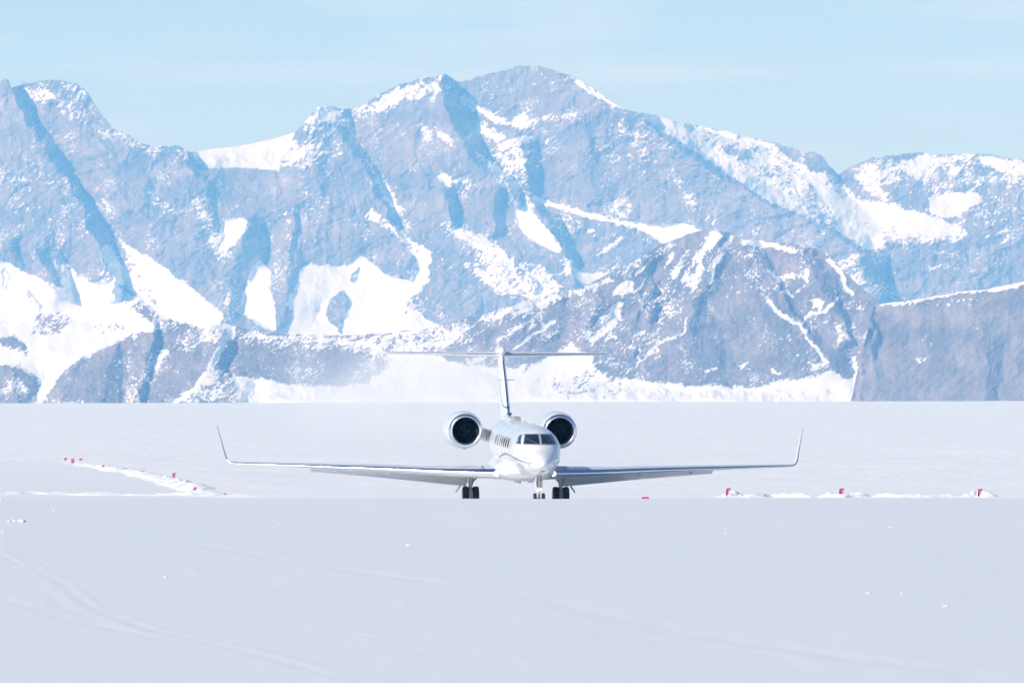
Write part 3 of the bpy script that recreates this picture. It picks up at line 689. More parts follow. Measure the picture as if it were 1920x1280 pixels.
SNOW_C = [
    ([(-120, 600), (60, 585), (180, 570), (255, 558), (300, 585), (440, 600), (440, 640), (290, 620), (240, 630), (190, 655), (150, 672), (115, 700), (80, 757), (40, 757), (75, 730), (60, 705), (30, 690), (-120, 690)], 0.985, 2),
    ([(235, 575), (258, 562), (285, 582), (320, 602), (370, 615), (330, 618), (280, 600)], 0.35, 3), (strip([(70, 605), (110, 600), (130, 608)], 22), 0.45, 4),
    (strip([(0, 640), (25, 640), (50, 660)], 20), 0.3, 3), (strip([(60, 622), (120, 622)], 8), 0.55, 3), (strip([(180, 620), (230, 612)], 16), 0.6, 4),
    ([(-120, 690), (30, 688), (65, 705), (76, 725), (60, 745), (50, 762), (-120, 762)], 0.04, 2), (strip([(0, 730), (30, 715), (50, 740)], 20), 0.5, 3),
    ([(85, 740), (110, 728), (160, 750), (160, 762), (80, 762)], 0.35, 3),
    ([(300, 605), (430, 612), (420, 640), (400, 665), (330, 640), (300, 630)], 0.38, 4), (strip([(270, 715), (285, 670), (310, 655), (300, 690)], 16), 0.55, 3),
    (strip([(268, 713), (305, 712)], 5), 0.8, 2), (strip([(345, 660), (370, 645)], 10), 0.6, 3),
    (strip([(432, 622), (408, 660), (388, 700), (360, 732), (325, 757)], 13), 0.97, 2),
    ([(395, 695), (425, 690), (440, 720), (455, 760), (320, 760), (360, 735)], 0.46, 3),
    ([(437, 615), (560, 622), (700, 622), (840, 605), (900, 600), (880, 640), (780, 660), (740, 690), (720, 670), (600, 655), (520, 645), (440, 640)], 0.62, 5),
    ([(440, 640), (520, 648), (600, 658), (700, 660), (722, 680), (700, 716), (640, 724), (560, 720), (500, 712), (430, 698), (408, 690), (412, 660)], 0.07, 5),
    ([(860, 655), (920, 640), (960, 660), (940, 690), (880, 690)], 0.35, 5),
    ([(1100, 560), (1160, 540), (1330, 440), (1390, 455), (1500, 460), (1580, 520), (1640, 600), (1600, 700), (1400, 720), (1200, 710), (1110, 690)], 0.09, 6),
    ([(1330, 560), (1430, 560), (1500, 640), (1480, 700), (1300, 710), (1290, 640)], 0.02, 8),
    ([(830, 612), (960, 575), (1090, 540), (1200, 485), (1280, 447), (1262, 466), (1190, 506), (1130, 540), (1060, 566), (960, 596), (880, 645), (840, 640)], 0.50, 3),
    (strip([(905, 602), (962, 576), (1055, 553)], 14), 0.8, 2), ([(960, 615), (1060, 580), (1075, 620), (1010, 660), (960, 665)], 0.22, 5),
    ([(1040, 555), (1110, 540), (1105, 590), (1085, 600), (1070, 590)], 0.10, 4),
    (strip([(1042, 600), (1003, 625), (962, 656)], 8), 1.0, 1), (strip([(1000, 608), (985, 622)], 6), 0.95, 1), (strip([(930, 640), (975, 612), (1020, 585)], 12), 0.7, 2),
    ([(1147, 553), (1160, 530), (1189, 525), (1184, 546), (1160, 556)], 1.0, 1),
    ([(1100, 585), (1150, 562), (1165, 590), (1140, 640), (1112, 660), (1090, 630)], 0.58, 4), (strip([(1160, 566), (1153, 600), (1137, 615), (1106, 640)], 14), 0.92, 2),
    (strip([(1230, 481), (1209, 496), (1189, 517)], 8), 0.95, 1), (strip([(1262, 474), (1245, 504)], 9), 0.95, 1), (strip([(1215, 515), (1195, 545)], 7), 0.8, 1),
    (strip([(1349, 435), (1328, 455), (1313, 476), (1307, 512), (1297, 540)], 19), 0.97, 2), (strip([(1372, 441), (1354, 471), (1338, 497), (1331, 533)], 11), 0.96, 1),
    (strip([(1313, 483), (1282, 533), (1261, 574), (1230, 600), (1209, 636)], 14), 0.62, 3), (strip([(1290, 470), (1262, 520), (1240, 560)], 9), 0.7, 2),
    ([(1200, 560), (1260, 530), (1300, 560), (1240, 640), (1190, 640)], 0.24, 6),
    (strip([(1287, 594), (1282, 625), (1240, 641), (1209, 667)], 5), 0.95, 1), (strip([(1168, 703), (1199, 677), (1235, 656)], 5), 0.95, 1), (strip([(1190, 625), (1180, 655)], 5), 0.9, 1),
    (strip([(1386, 451), (1441, 459), (1490, 471)], 11), 0.97, 1), (strip([(1500, 458), (1535, 463), (1560, 482)], 6), 0.7, 1),
    (strip([(1436, 502), (1457, 522), (1493, 517), (1519, 512)], 12), 0.75, 2), (strip([(1509, 512), (1514, 533), (1493, 548)], 6), 0.9, 1), (strip([(1400, 470), (1420, 495), (1440, 510)], 10), 0.5, 3),
    (strip([(1436, 558), (1457, 584), (1483, 602), (1503, 610), (1514, 636), (1529, 649), (1550, 680), (1524, 691)], 8), 1.0, 1),
    (strip([(1503, 607), (1519, 589), (1545, 584), (1570, 558)], 7), 1.0, 1), ([(1522, 562), (1535, 558), (1543, 568), (1538, 582), (1528, 578)], 1.0, 1),
    (strip([(1550, 484), (1576, 510), (1586, 540)], 12), 0.98, 1), (strip([(1586, 540), (1600, 552)], 7), 0.9, 1), (strip([(1470, 545), (1490, 560)], 7), 0.9, 1),
    (strip([(1560, 595), (1575, 615), (1572, 640)], 8), 0.6, 2), (strip([(1440, 690), (1462, 700)], 6), 0.9, 1), (strip([(1385, 690), (1400, 683)], 5), 0.9, 1), (strip([(1320, 697), (1345, 690)], 6), 0.9, 1),
    (strip([(1600, 670), (1606, 700)], 12), 0.9, 2),
    ([(430, 700), (500, 713), (560, 721), (640, 725), (690, 716), (725, 690), (740, 668), (780, 655), (860, 680), (960, 690), (1000, 680), (1042, 660), (1070, 642), (1085, 655), (1108, 668),
      (1112, 690), (1150, 708), (1200, 713), (1280, 720), (1350, 724), (1420, 727), (1460, 716), (1520, 706), (1560, 694), (1590, 712), (1610, 690), (1640, 780), (470, 780), (450, 757), (440, 725)], 1.0, 2),
    (strip([(432, 622), (408, 660), (388, 700), (360, 732), (325, 757)], 14), 1.0, 1), (strip([(350, 655), (375, 640), (395, 632)], 7), 0.9, 1), (strip([(290, 700), (300, 672), (316, 655)], 8), 0.85, 1),
    ([(1040, 720), (1090, 690), (1150, 712), (1180, 740), (1100, 748), (1040, 745)], 0.80, 4), ([(960, 690), (1060, 680), (1100, 700), (1040, 720)], 0.9, 4)]
build_mountain('foothill', 'snow-patched rocky foothills below the high massif', M_rock_mid, SKY_C, 772, 14200, 756, 1.25,
               LINES_C, SNOW_C, 1330, 215, 200, 4.2, 0.3, jag=1.6, speck=0.05, back=(700, 1.0))

# --- the rock wall at the right
SKY_E = [(1594, 765), (1596, 750), (1600, 735), (1606, 705), (1612, 680), (1622, 640), (1632, 600), (1640, 572), (1660, 568), (1690, 566), (1720, 562), (1750, 555), (1790, 548),
    (1850, 542), (1880, 536), (1920, 528), (1980, 515), (2060, 500)]
LINES_E = [([(1600, 745), (1625, 650), (1643, 575)], -26), ([(1612, 755), (1630, 680), (1640, 600)], 6), ([(1641, 578), (1646, 640), (1648, 665)], -1), ([(1632, 600), (1638, 680), (1640, 740)], 7),
    ([(1700, 570), (1712, 620), (1700, 650)], -3), ([(1720, 570), (1740, 660), (1735, 750)], 6), ([(1830, 560), (1845, 660), (1850, 750)], 8), ([(1884, 650), (1876, 720), (1874, 755)], 0), ([(1900, 560), (1905, 700)], 7),
    ([(1780, 600), (1790, 700)], 1)]
SNOW_E = [([(1650, 566), (1720, 560), (1790, 546), (1920, 526), (2060, 498), (2060, 512), (1920, 536), (1870, 546), (1790, 552), (1740, 562), (1720, 570), (1690, 573), (1650, 572)], 0.97, 1),
    ([(1690, 572), (1800, 555), (1860, 556), (1840, 572), (1740, 578)], 0.16, 3), (strip([(1720, 675), (1735, 672)], 5), 0.7, 2), ([(1720, 600), (1840, 600), (1840, 650), (1720, 650)], 0.05, 5)]
build_mountain('cliff', 'sheer grey-brown rock wall at the right edge of the snow field', M_rock_near, SKY_E, 775, 13800, 752, 0.45,
               LINES_E, SNOW_E, 320, 190, 300, 2.4, 0.3, jag=1.2, speck=0.004, dusty=0.22, x0=1594, x1=2060, back=(300, 1.0))

# ------------------------------------------------------------------ the air
hz_m = bpy.data.materials.new('haze'); hz_m.use_nodes = True
hn = hz_m.node_tree.nodes; hn.clear()
ho = hn.new('ShaderNodeOutputMaterial'); hv = hn.new('ShaderNodeVolumePrincipled')
hv.inputs['Color'].default_value = (0.165, 0.51, 1.0, 1)
hv.inputs['Absorption Color'].default_value = (1, 1, 1, 1)
hv.inputs['Density'].default_value = 0.57e-4
hv.inputs['Density Attribute'].default_value = ''
hv.inputs['Anisotropy'].default_value = 0.0
hz_m.node_tree.links.new(hv.outputs['Volume'], ho.inputs['Volume'])
hz_m.cycles.homogeneous_volume = True
HX, HY0, HY1, HZ0, HZ1 = 9100, -1900, 29100, -25, 1400
hv_co = [(x, y, z) for z in (HZ0, HZ1) for y in (HY0, HY1) for x in (-HX, HX)]
hme = bpy.data.meshes.new('haze')
hme.from_pydata(hv_co, [], [(0, 2, 3, 1), (4, 5, 7, 6), (0, 1, 5, 4), (2, 6, 7, 3), (0, 4, 6, 2), (1, 3, 7, 5)])
tag(link_mesh('haze', hme, hz_m, smooth_shade=False), 'pale blue haze in the cold air before the mountains', kind='stuff')

# ------------------------------------------------------------------ the jet
M_white = simple('white_paint', (0.80, 0.81, 0.82), 0.28, coat=0.5, noise=0.025, nscale=1.2)
M_metal = simple('polished_metal', (0.80, 0.82, 0.86), 0.10, metal=1.0, noise=0.03, nscale=3.0)
M_lip = simple('intake_metal', (0.88, 0.89, 0.91), 0.24, metal=1.0, noise=0.02, nscale=3.0)
M_grey = simple('grey_paint', (0.42, 0.44, 0.48), 0.4, noise=0.06, nscale=3.0)
M_flap = simple('flap_paint', (0.80, 0.81, 0.83), 0.38, noise=0.04, nscale=2.0)
M_navy = simple('navy_stripe', (0.030, 0.065, 0.17), 0.25, coat=0.4, noise=0.05)
M_frame = simple('window_frame', (0.36, 0.38, 0.44), 0.35, metal=0.4, noise=0.05)
M_glass = simple('dark_glass', (0.006, 0.014, 0.022), 0.05, coat=0.8, noise=0.15, nscale=4.0)
M_cabin = simple('cabin_glass', (0.03, 0.04, 0.06), 0.06, coat=0.6, noise=0.1)
M_tyre = simple('tyre_rubber', (0.018, 0.020, 0.024), 0.75, noise=0.25, nscale=14, bump=0.3, bscale=40)
M_strut = simple('strut_metal', (0.52, 0.51, 0.50), 0.38, metal=0.35, noise=0.15, nscale=9)
M_chrome = simple('strut_chrome', (0.75, 0.75, 0.76), 0.15, metal=1.0, noise=0.03)
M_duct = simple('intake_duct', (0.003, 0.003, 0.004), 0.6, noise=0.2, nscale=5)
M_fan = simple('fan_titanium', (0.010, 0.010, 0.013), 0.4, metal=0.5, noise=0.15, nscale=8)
M_seal = simple('panel_seal', (0.16, 0.18, 0.23), 0.5, noise=0.1)
M_beige = simple('beige_fairing', (0.38, 0.37, 0.33), 0.5, noise=0.08)
M_lamp = emitter('landing_lamp', (1.0, 0.84, 0.58), 1.35)
M_taxi = emitter('taxi_lamp', (1.0, 0.74, 0.44), 1.4)
M_green = emitter('green_nav', (0.05, 0.9, 0.45), 1.6)
M_red = emitter('red_nav', (0.9, 0.16, 0.14), 0.5)

YAW, ROLL = R(4.65), R(0.27)
jet = empty('business_jet', (0.18, 450.0, float(ground_z(0.18, 450.0)) + 0.006), (0, ROLL, YAW))
tag(jet, 'white twin-engine business jet with swept T-tail and lit landing lights, taxiing on the ice runway', 'airplane')
S0 = 16.3                                     # main gear station, metres behind the nose
BP = math.tan(R(1.6))
def B(x, s, z):
    """body axes (right, aft of the nose, above the fuselage axis) to the jet's own axes"""
    return (x, s - S0, 2.60 + (s - 4.0) * BP + z)

def mesh_from(name, verts, faces, mat, parent, smooth_shade=True, sharp=None, flip=False):
    me = bpy.data.meshes.new(name)
    me.from_pydata([tuple(map(float, v)) for v in verts], [], faces)
    bm = bmesh.new(); bm.from_mesh(me)
    bmesh.ops.remove_doubles(bm, verts=bm.verts, dist=1e-5)
    bmesh.ops.recalc_face_normals(bm, faces=bm.faces)
    if flip: bmesh.ops.reverse_faces(bm, faces=bm.faces)
    if sharp:
        for e in bm.edges:
            if len(e.link_faces) == 2 and e.calc_face_angle(0) > R(sharp): e.smooth = False
    bm.to_mesh(me); bm.free()
    return link_mesh(name, me, mat, parent, smooth_shade)

def loft(rings, closed=True, cap0=True, cap1=True):
    n = len(rings[0]); v = [p for r in rings for p in r]; f = []
    for i in range(len(rings) - 1):
        for j in range(n if closed else n - 1):
            k = (j + 1) % n
            f.append((i * n + j, i * n + k, (i + 1) * n + k, (i + 1) * n + j))
    if closed and cap0: f.append(tuple(range(n)))
    if closed and cap1: f.append(tuple(range((len(rings) - 1) * n, len(rings) * n)))
    return v, f

def tube(p, q, r0, r1=None, n=16):
    p, q = Vector(p), Vector(q); d = (q - p).normalized()
    a = d.orthogonal().normalized(); b = d.cross(a); r1 = r0 if r1 is None else r1
    ring = lambda c, r: [c + a * r * math.cos(2 * math.pi * i / n) + b * r * math.sin(2 * math.pi * i / n) for i in range(n)]
    return loft([ring(p, r0), ring(q, r1)])

def join(*parts):
    V, F = [], []
    for v, f in parts:
        o = len(V); V += [tuple(p) for p in v]; F += [tuple(i + o for i in q) for q in f]
    return V, F

def boxv(c, sx, sy, sz, rot=None):
    v = [Vector((x * sx / 2, y * sy / 2, z * sz / 2)) for x in (-1, 1) for y in (-1, 1) for z in (-1, 1)]
    if rot is not None: v = [rot @ p for p in v]
    v = [p + Vector(c) for p in v]
    return v, [(0, 1, 3, 2), (4, 6, 7, 5), (0, 4, 5, 1), (2, 3, 7, 6), (0, 2, 6, 4), (1, 5, 7, 3)]

def lathe(profile, axis_pt, n=64, map_=None, closed=False):
    """profile [(a, r)] turned about an axis pointing aft"""
    rings = []
    for a, r in profile:
        rings.append([map_(axis_pt[0] + r * math.sin(2 * math.pi * i / n), axis_pt[1] + a, axis_pt[2] + r * math.cos(2 * math.pi * i / n)) for i in range(n)])
    return loft(rings, True, False, False)

# --- fuselage
_S = [0, .04, .15, .4, .8, 1.3, 1.8, 2.3, 2.8, 3.4, 4.2, 5.2, 6.5, 17, 19, 21, 23, 25, 26.4]
_T = [-.55, -.455, -.36, -.235, -.075, .12, .385, .66, .87, 1.03, 1.13, 1.18, 1.195, 1.195, 1.195, 1.17, 1.08, .92, .78]
_Bt = [-.55, -.64, -.735, -.845, -.945, -1.03, -1.09, -1.13, -1.16, -1.18, -1.19, -1.195, -1.195, -1.195, -1.02, -.68, -.22, .25, .55]
_W = [0.0, .105, .215, .36, .53, .70, .84, .95, 1.03, 1.09, 1.14, 1.175, 1.195, 1.195, 1.12, .93, .68, .38, .12]
fT, fB, fW = pchip(_S, _T), pchip(_S, _Bt), pchip(_S, _W)
def sec(s, th):
    t, b, w = float(fT(s)), float(fB(s)), float(fW(s))
    return w * math.sin(th), (t + b) / 2 + (t - b) / 2 * math.cos(th)
def half_x(s, z):
    t, b, w = float(fT(s)), float(fB(s)), float(fW(s))
    q = (z - (t + b) / 2) / max(1e-6, (t - b) / 2)
    return w * math.sqrt(max(0, 1 - q * q)) if abs(q) < 1 else -1
def s_at(x, z):
    lo, hi = 0.0, 6.4
    for _ in range(40):
        m = (lo + hi) / 2
        if half_x(m, z) >= abs(x): hi = m
        else: lo = m
    return hi
def bnormal(x, s, z):
    e = 0.01
    def F(x, s, z):
        t, b, w = float(fT(s)), float(fB(s)), float(fW(s))
        return (x / max(w, 1e-3))**2 + ((z - (t + b) / 2) / max((t - b) / 2, 1e-3))**2
    g = Vector((F(x + e, s, z) - F(x - e, s, z), F(x, s + e, z) - F(x, s - e, z), F(x, s, z + e) - F(x, s, z - e)))
    return g.normalized()
ss = list(np.concatenate([np.linspace(0.0005, .2, 10), np.linspace(.25, 6.5, 50), np.linspace(7, 26.4, 60)]))
NF = 72
rings = [[B(sec(s, 2 * math.pi * k / NF)[0], s, sec(s, 2 * math.pi * k / NF)[1]) for k in range(NF)] for s in ss]
fus = mesh_from('fuselage', *loft(rings), M_white, jet)
fus['label'] = 'long white fuselage tube with pointed nose and navy swoosh'

def skin_patch(name, grid, mat, parent, off=0.006, thick=0.02):
    """a sheet lying on the fuselage skin; grid = rows of (x, s, z)"""
    r, c = len(grid), len(grid[0])
    outer, inner = [], []
    for row in grid:
        for x, s, z in row:
            n = bnormal(x, s, z); p = Vector((x, s, z))
            outer.append(B(*(p + n * off))); inner.append(B(*(p + n * (off - thick))))
    v = outer + inner; o = r * c; f = []
    idx = lambda i, j: i * c + j
    for i in range(r - 1):
        for j in range(c - 1):
            f.append((idx(i, j), idx(i, j + 1), idx(i + 1, j + 1), idx(i + 1, j)))
    border = [idx(0, j) for j in range(c)] + [idx(i, c - 1) for i in range(1, r)] + [idx(r - 1, j) for j in range(c - 2, -1, -1)] + [idx(i, 0) for i in range(r - 2, 0, -1)]
    for a, b in zip(border, border[1:] + border[:1]): f.append((a, b, b + o, a + o))
    return mesh_from(name, v, f, mat, parent, sharp=50)

def quad_grid(c00, c10, c11, c01, n=10):
    g = []
    for i in range(n):
        v = i / (n - 1)
        g.append([tuple((1 - v) * ((1 - u) * c00[k] + u * c10[k]) + v * ((1 - u) * c01[k] + u * c11[k]) for k in (0, 1)) for u in np.linspace(0, 1, n)])
    return g
def front_pane(name, quad, mat, off):
    g = [[(x, s_at(x, z), z) for x, z in row] for row in quad_grid(*quad)]
    return skin_patch(name, g, mat, fus, off)
def side_pane(name, quad, sgn, mat, off, n=10):
    g = [[(sgn * half_x(s, z), s, z) for s, z in row] for row in quad_grid(*quad, n=n)]
    return skin_patch(name, g, mat, fus, off)
for sg in (-1, 1):
    fr = front_pane('windshield_frame', [(sg * .012, .335), (sg * .80, .335), (sg * .655, .83), (sg * .012, .845)], M_frame, 0.006)
    front_pane('windshield', [(sg * .065, .375), (sg * .755, .375), (sg * .622, .795), (sg * .065, .81)], M_glass, 0.012)
    side_pane('side_window', [(s_at(.87, .345), .345), (s_at(.87, .345) + .5, .345), (s_at(.72, .79) + .42, .72), (s_at(.72, .79), .79)], sg, M_glass, 0.007)
    side_pane('side_window', [(s_at(.87, .345) + .58, .345), (s_at(.87, .345) + 1.05, .37), (s_at(.87, .345) + .98, .60), (s_at(.72, .79) + .50, .71)], sg, M_glass, 0.007)
    for k in range(7):
        c = 6.7 + 1.25 * k
        fr_ = [[(sg * half_x(c + .36 * q * math.cos(a), .30 + .27 * q * math.sin(a)), c + .36 * q * math.cos(a), .30 + .27 * q * math.sin(a)) for a in np.linspace(0, 2 * math.pi, 25)] for q in (1.0, .8)]
        wf = skin_patch('window_trim', fr_, M_frame, fus, 0.005)
        gl = [[(sg * half_x(c + .29 * q * math.cos(a), .30 + .215 * q * math.sin(a)), c + .29 * q * math.cos(a), .30 + .215 * q * math.sin(a)) for a in np.linspace(0, 2 * math.pi, 25)] for q in (1.0, .5, .02)]
        skin_patch('cabin_window', gl, M_cabin, fus, 0.007)
    # navy swoosh
    cz = pchip([.55, 1.2, 2, 3.5, 5.5, 7.7, 10, 12, 15.5, 18.5], [-.50, -.50, -.455, -.36, -.27, -.235, -.33, -.46, -.66, -.78])
    cw = pchip([.55, 1.2, 3, 5, 8, 12, 18.5], [.008, .035, .055, .06, .10, .07, .03])
    sv = np.linspace(.55, 18.5, 90)
    g = [[(sg * half_x(s, float(cz(s)) + q * float(cw(s))), s, float(cz(s)) + q * float(cw(s))) for s in sv] for q in (-.5, .5)]
    skin_patch('navy_stripe', g, M_navy, fus, 0.004)
    # entry door seam (left) / service hatch outline (right)
    side_pane('door_seam', [(4.30, -.55), (4.33, -.55), (4.33, .78), (4.30, .78)], sg, M_seal, 0.003)
    side_pane('door_seam', [(5.18, -.55), (5.21, -.55), (5.21, .78), (5.18, .78)], sg, M_seal, 0.003)
    # probes on the nose sides
    for (s, z, l) in ((1.5, -.28, .11), (1.0, -.60, .08), (2.2, -.70, .07)):
        x = sg * half_x(s, z); n = bnormal(x, s, z)
        p = Vector((x, s, z)); q = p + n * l; e = q + Vector((0, -.12, 0))
        mesh_from('probe', *join(tube(B(*(p - n * .01)), B(*q), .016, .014, 8), tube(B(*q), B(*e), .012, .006, 8)), M_seal, fus)
    for (x, z) in ((.42, .02), (.20, -.08)):
        xx = sg * x; s = s_at(xx, z); n = bnormal(xx, s, z); p = Vector((xx, s, z))
        mesh_from('rivet_port', *tube(B(*(p - n * .005)), B(*(p + n * .008)), .018, .016, 10), M_seal, fus)
# skin joints and wipers
for s_j in (1.05, 6.2, 10.4, 14.6, 18.0):
    rr = []
    for d_s, o_ in ((-.008, .0025), (.008, .0025)):
        ring = []
        for k in range(72):
            x_, z_ = sec(s_j + d_s, 2 * math.pi * k / 72); n_ = bnormal(x_, s_j + d_s, z_)
            ring.append(B(*(Vector((x_, s_j + d_s, z_)) + n_ * o_)))
        rr.append(ring)
    mesh_from('skin_joint', *loft(rr, cap0=False, cap1=False), M_frame, fus)
for sg in (-1, 1):
    pts_ = []
    for x_, z_ in ((sg * .10, .345), (sg * .36, .47), (sg * .60, .60)):
        s_ = s_at(x_, z_); pts_.append(Vector(B(*(Vector((x_, s_, z_)) + bnormal(x_, s_, z_) * .03))))
    mesh_from('wiper', *join(tube(pts_[0], pts_[1], .012, .010, 8), tube(pts_[1], pts_[2], .010, .008, 8)), M_seal, fus)
# infrared camera window under the nose
g = quad_grid((-.11, -.865), (.11, -.865), (.075, -.965), (-.075, -.965))
cz_ = [[(x - .0, s_at(x, z), z) for x, z in row] for row in g]
skin_patch('chin_camera_frame', cz_, M_seal, fus, 0.010)
g = quad_grid((-.075, -.885), (.075, -.885), (.05, -.945), (-.05, -.945))
skin_patch('chin_camera_glass', [[(x, s_at(x, z), z) for x, z in row] for row in g], simple('camera_glass', (0.35, 0.52, 0.50), 0.12, coat=0.5, noise=0.05), fus, 0.016)
# antennas and housings on the spine
def blade(name, s, z0, z1, c0, c1, th, mat, sweep=0.12, x=0.0):
    rr = []
    for z, c, o in ((z0, c0, 0), (z1, c1, sweep)):
        rr.append([B(x + th * a, s + o + c * b, z) for a, b in ((0, 0), (.5, .25), (.5, .7), (0, 1), (-.5, .7), (-.5, .25))])
    return mesh_from(name, *loft(rr), mat, fus, sharp=40)
blade('blade_antenna', 8.0, 1.17, 1.60, .34, .16, .03, M_white)
blade('blade_antenna', 8.6, -1.60, -1.17, .16, .34, .03, M_white)
blade('blade_antenna', 12.2, 1.17, 1.33, .30, .2, .05, M_white)
hs = [[B(x, s, z) for x, z in ((-.17 * k, 1.10), (.17 * k, 1.10), (.16 * k, 1.10 + h), (-.16 * k, 1.12 + h))] for s, k, h in ((15.3, .9, .24), (15.5, 1, .29), (16.2, 1, .27), (16.5, .8, .12))]
mesh_from('antenna_housing', *loft(hs), M_beige, fus, sharp=35)

# spine fairing and the air scoop at the fin root
sp = []
for s, w, h in ((14.0, .03, .0), (16.0, .16, .03), (18.0, .22, .07), (20.0, .24, .14), (21.4, .24, .20)):
    sp.append([B(w * math.cos(a), s, 1.165 + (h + .025) * math.sin(a)) for a in np.linspace(0, math.pi, 13)] + [B(-w, s, .98), B(w, s, .98)])
mesh_from('spine_fairing', *loft(sp), M_white, fus, sharp=60)
sc_ = [[B(x, s, z) for x, z in ((-.10, 1.25), (.10, 1.25), (.10, 1.47), (-.10, 1.47))] for s in (20.05, 21.2)]
mesh_from('air_scoop', *loft(sc_), M_metal, fus, sharp=40)
sc_ = [[B(x, s, z) for x, z in ((-.065, 1.27), (.03, 1.27), (.03, 1.45), (-.065, 1.45))] for s in (20.035, 20.06)]
mesh_from('scoop_mouth', *loft(sc_), M_duct, fus, sharp=40)

# --- wing-to-body fairing
bf = []
for s, w, zt, zb in ((7.9, .45, -1.0, -1.20), (8.5, .85, -.80, -1.36), (9.3, 1.18, -.66, -1.52), (10.3, 1.38, -.50, -1.63), (11.5, 1.44, -.42, -1.68), (14, 1.38, -.42, -1.68), (16, 1.30, -.45, -1.64),
                     (17.5, 1.25, -.5, -1.48), (18.8, .95, -.7, -1.25), (20, .5, -.8, -1.0)):
    zc, h = (zt + zb) / 2, (zt - zb) / 2
    ring = []
    for k in range(48):
        a = 2 * math.pi * k / 48; c, d = math.cos(a), math.sin(a); e = 2 / 2.7
        ring.append(B(w * math.copysign(abs(d)**e, d), s, zc + h * math.copysign(abs(c)**e, c)))
    bf.append(ring)
belly = mesh_from('belly_fairing', *loft(bf), M_white, jet)
for sg in (-1, 1):
    mesh_from('belly_seam', *tube(B(sg * .2, 11.6, -1.695), B(sg * .45, 11.6, -1.685), .02), M_seal, belly)
mesh_from('beacon', *tube(B(-.28, 10.6, -1.66), B(-.28, 10.6, -1.74), .09, .05), M_grey, belly)

# --- wings
def foil(n=22, t=0.11):
    xs = 0.5 * (1 - np.cos(np.linspace(0, math.pi, n)))
    y = 5 * t * (0.2969 * np.sqrt(xs) - 0.1260 * xs - 0.3516 * xs**2 + 0.2843 * xs**3 - 0.1020 * xs**4)
    cam_ = 0.015 * np.sin(np.pi * xs)
    return [(x, c + d) for x, c, d in zip(xs[::-1], cam_[::-1], y[::-1])], [(x, c - d) for x, c, d in zip(xs[1:], cam_[1:], y[1:])]
def ring_of(le, chord, t, N, inc):
    up, lo = foil(26, t)
    pts = up + lo
    N = Vector(N).normalized(); out = []
    for xc, zc in pts:
        p = Vector(le) + Vector((0, xc * chord, 0)) + N * (zc * chord - xc * chord * math.tan(inc))
        out.append(B(*p))
    return out, [xc for xc, _ in pts]
def lifting(name, secs, parent, edge=0.10, mats=(None, None), edge_name='leading_edge'):
    rs = [ring_of(*s) for s in secs]
    xcs = rs[0][1]; rings = [r[0] for r in rs]
    le_i = [i for i, x in enumerate(xcs) if x <= edge]
    lo, hi = le_i[0], le_i[-1]
    main_rings = [r[hi:] + r[:lo + 1] for r in rings]
    v, f = loft(main_rings, closed=False)
    n = len(main_rings[0])
    f.append(tuple((len(rings) - 1) * n + j for j in range(n)))
    main = mesh_from(name, v, f, mats[0], parent, sharp=50)
    v, f = loft([r[lo:hi + 1] for r in rings], closed=False)
    v = list(v); n = hi - lo + 1
    f.append(tuple((len(rings) - 1) * n + j for j in range(n)))
    le = mesh_from(edge_name, v, f, mats[1], main, sharp=50)
    return main, le
def wing_le(x):
    return 10.55 + (x - .9) * math.tan(R(30.3))
def wing_chord(x):
    return float(np.interp(x, [.9, 4.6, 13.8], [6.1, 4.05, 1.55]))
def wing_z(x):
    return -1.26 + (x - .9) * 0.0175 - 0.04 * math.exp(-((x - 3.4) / 2.2)**2)
